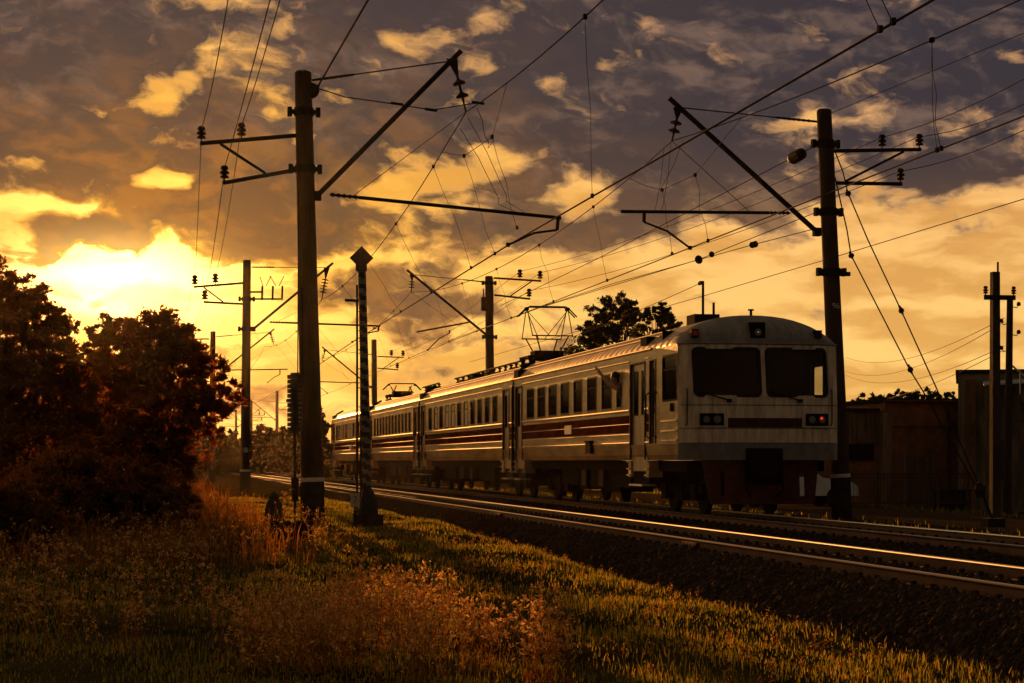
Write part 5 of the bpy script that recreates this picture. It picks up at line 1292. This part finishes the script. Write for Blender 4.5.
# a hedge along the right verge seen under the train
def scatter_grass(n, xr, yr, hmin, hmax, name, label, m, yexp=1.6, seed=5, wd=.006, lean=.35, mask=None):
    rs = np.random.RandomState(seed); x = rs.uniform(*xr, n); y = yr[0] + (yr[1] - yr[0]) * rs.uniform(0, 1, n) ** yexp
    if mask is not None: k = mask(x, y, rs); x, y = x[k], y[k]; n = len(x)
    z = np.array([gz(a, b) for a, b in zip(x, y)]); h = rs.uniform(hmin, hmax, n) * (.6 + .8 * (np.sin(x * 1.9 + y * .7) * np.sin(y * 1.1 - x) * .5 + .5))
    a = rs.uniform(0, 6.28, n); w = wd * (1 + y / 40.0); l = rs.uniform(.05, lean, n) * h; b = rs.uniform(0, 6.28, n)
    p = np.stack([x, y, z - .02], 1); dx = np.stack([np.cos(a) * w, np.sin(a) * w, 0 * w], 1); ln = np.stack([np.cos(b) * l, np.sin(b) * l, 0 * l], 1); up_ = np.stack([0 * h, 0 * h, h], 1)
    v = np.stack([p - dx, p + dx, p + dx * .7 + up_ * .6 + ln * .35, p - dx * .7 + up_ * .6 + ln * .35, p + up_ + ln, p + up_ * .98 + ln * 1.02], 1).reshape(-1, 3)
    f = np.stack([np.arange(n) * 6 + np.array([[0], [1], [2], [3]])], 0)[0].T; f2 = (np.arange(n) * 6 + np.array([[3], [2], [4], [5]])).T
    tag(npmesh(name, v, np.concatenate([f, f2]), m), label, 'grass', kind='stuff')
def gmask(x, y, rs):
    s = np.sin(x * .9 + y * .23) * np.sin(y * .37 - x * .6) + .5 * np.sin(x * 2.3 + y * 1.1)
    return rs.uniform(0, 1, len(x)) < np.clip(.75 + .5 * s, .2, 1) * np.clip((7.6 - x) / .9, 0.12, 1)
scatter_grass(270000, (-9, 7.4), (13.5, 75), .03, .105, 'verge_grass', 'short dry grass on the verge beside the near track', 'grass', 1.5, 5, .0045, mask=gmask)
scatter_grass(9000, (15.7, 23), (34, 110), .05, .16, 'far_verge_grass', 'tufts of grass along the far side of the tracks', 'grass', 1.0, 6,   .006, .4, mask=lambda x, y, rs: (x < 17.3) & (rs.uniform(0, 1, len(x)) < .6) | (x > 21.5))
scatter_grass(26000, (-9, 2.5), (30, 110), .15, .55, 'tall_grass', 'tall dry grass under the left trees and masts', 'weed', 1.0, 8, .005, .4, mask=lambda x, y, rs: rs.uniform(0, 1, len(x)) < np.where(y > 55, .5, 1.0))
# dry flowering weeds
def weeds(n, xr, yr, h, name, label, seed, heads=30, hs=.011, mask=None):
    rs = np.random.RandomState(seed); SV = []; SF = []; HV = []; k = 0; HC = []
    for i in range(n):
        x, y = rs.uniform(*xr), rs.uniform(*yr)
        if mask and not mask(x, y, rs): continue
        cl = math.sin(x * 2.9 + seed) * math.sin(y * 1.3 + x * .8 + seed * 2) + .5 * math.sin(x * 6.1 - y * 2.7)
        if heads > 20 and rs.uniform() > .08 + 1.1 * max(0, cl - .05): continue
        z = gz(x, y); H_ = h * rs.uniform(.45, 1.0) * (.75 + .4 * max(0, min(1, cl))); lx, ly = rs.normal(0, .13, 2)
        top = np.array([x + lx * H_ * 1.4, y + ly * H_ * 1.4, z + H_])
        def stick(a, b, w):
            nonlocal k
            d = rs.uniform(0, 6.28); o = np.array([math.cos(d) * w, math.sin(d) * w, 0])
            SV.extend([a - o, a + o, b + o * .5, b - o * .5]); SF.append((k, k + 1, k + 2, k + 3)); k += 4
        base = np.array([x, y, z - .02]); stick(base, top, .0035)
        for j in range(5):
            t_ = rs.uniform(.3, .95); a = base + (top - base) * t_; e = a + np.array([rs.normal(0, .09), rs.normal(0, .09), rs.uniform(.05, .18)]) * (h / .8)
            stick(a, e, .0025)
            for _ in range(heads // 6): HC.append(e + rs.normal(0, .013, 3))
        for _ in range(heads // 4): HC.append(top + rs.normal(0, .017, 3))
        for _ in range(7):                                # narrow leaves on the stem
            a = base + (top - base) * rs.uniform(.05, .7); e = a + np.array([rs.normal(0, .07), rs.normal(0, .07), rs.uniform(-.02, .06)]); stick(a, e, .006)
    v, f = leaf_cloud(np.array(HC), hs, .5); ns = len(SV)
    V_ = np.concatenate([np.array(SV), v]); F_ = np.concatenate([np.array(SF), f + ns]); mi = np.concatenate([np.zeros(len(SF)), np.ones(len(f))])
    tag(npmesh(name, V_, F_, ['weed', 'flower'], mi=mi), label, 'weeds', kind='stuff')
weeds(2000, (.6, 3.4), (15.5, 21.5), .72, 'flowering_weeds', 'dry flowering weeds in the near middle foreground', 61, hs=.018, mask=lambda x, y, rs: rs.uniform() < 1.15 - ((x - 2.0) / 1.4) ** 2 * .8 - max(0, (y - 18) / 8))
weeds(1000, (-3.2, .8), (18.5, 31), .62, 'flowering_weeds', 'thicket of pale dry weeds in the left foreground', 62, hs=.018, mask=lambda x, y, rs: rs.uniform() < .75)
weeds(800, (-2.5, 3.2), (29, 43), .7, 'flowering_weeds', 'shaded weeds between the trees and the tall leaning mast', 63, hs=.014)
weeds(240, (3.0, 6.8), (15, 40), .18, 'flowering_weeds', 'small scattered wild flowers in the short grass by the track', 64, heads=12, hs=.010)

# ------------------------------------------------------------------ evening air
hz = MB(); hz.box(-430, 430, -130, 910, -2.2, 14.5)
hm = bpy.data.materials.new('evening_air'); hm.use_nodes = True; ht = hm.node_tree; ht.nodes.clear()
ho = ht.nodes.new('ShaderNodeOutputMaterial'); hv = ht.nodes.new('ShaderNodeVolumePrincipled')
hv.inputs['Color'].default_value = (.95, .74, .54, 1); hv.inputs['Density'].default_value = .000021; hv.inputs['Anisotropy'].default_value = .90
ht.links.new(hv.outputs[0], ho.inputs['Volume'])
M['evening_air'] = hm
tag(hz.build('haze', 'evening_air'), kind='stuff')
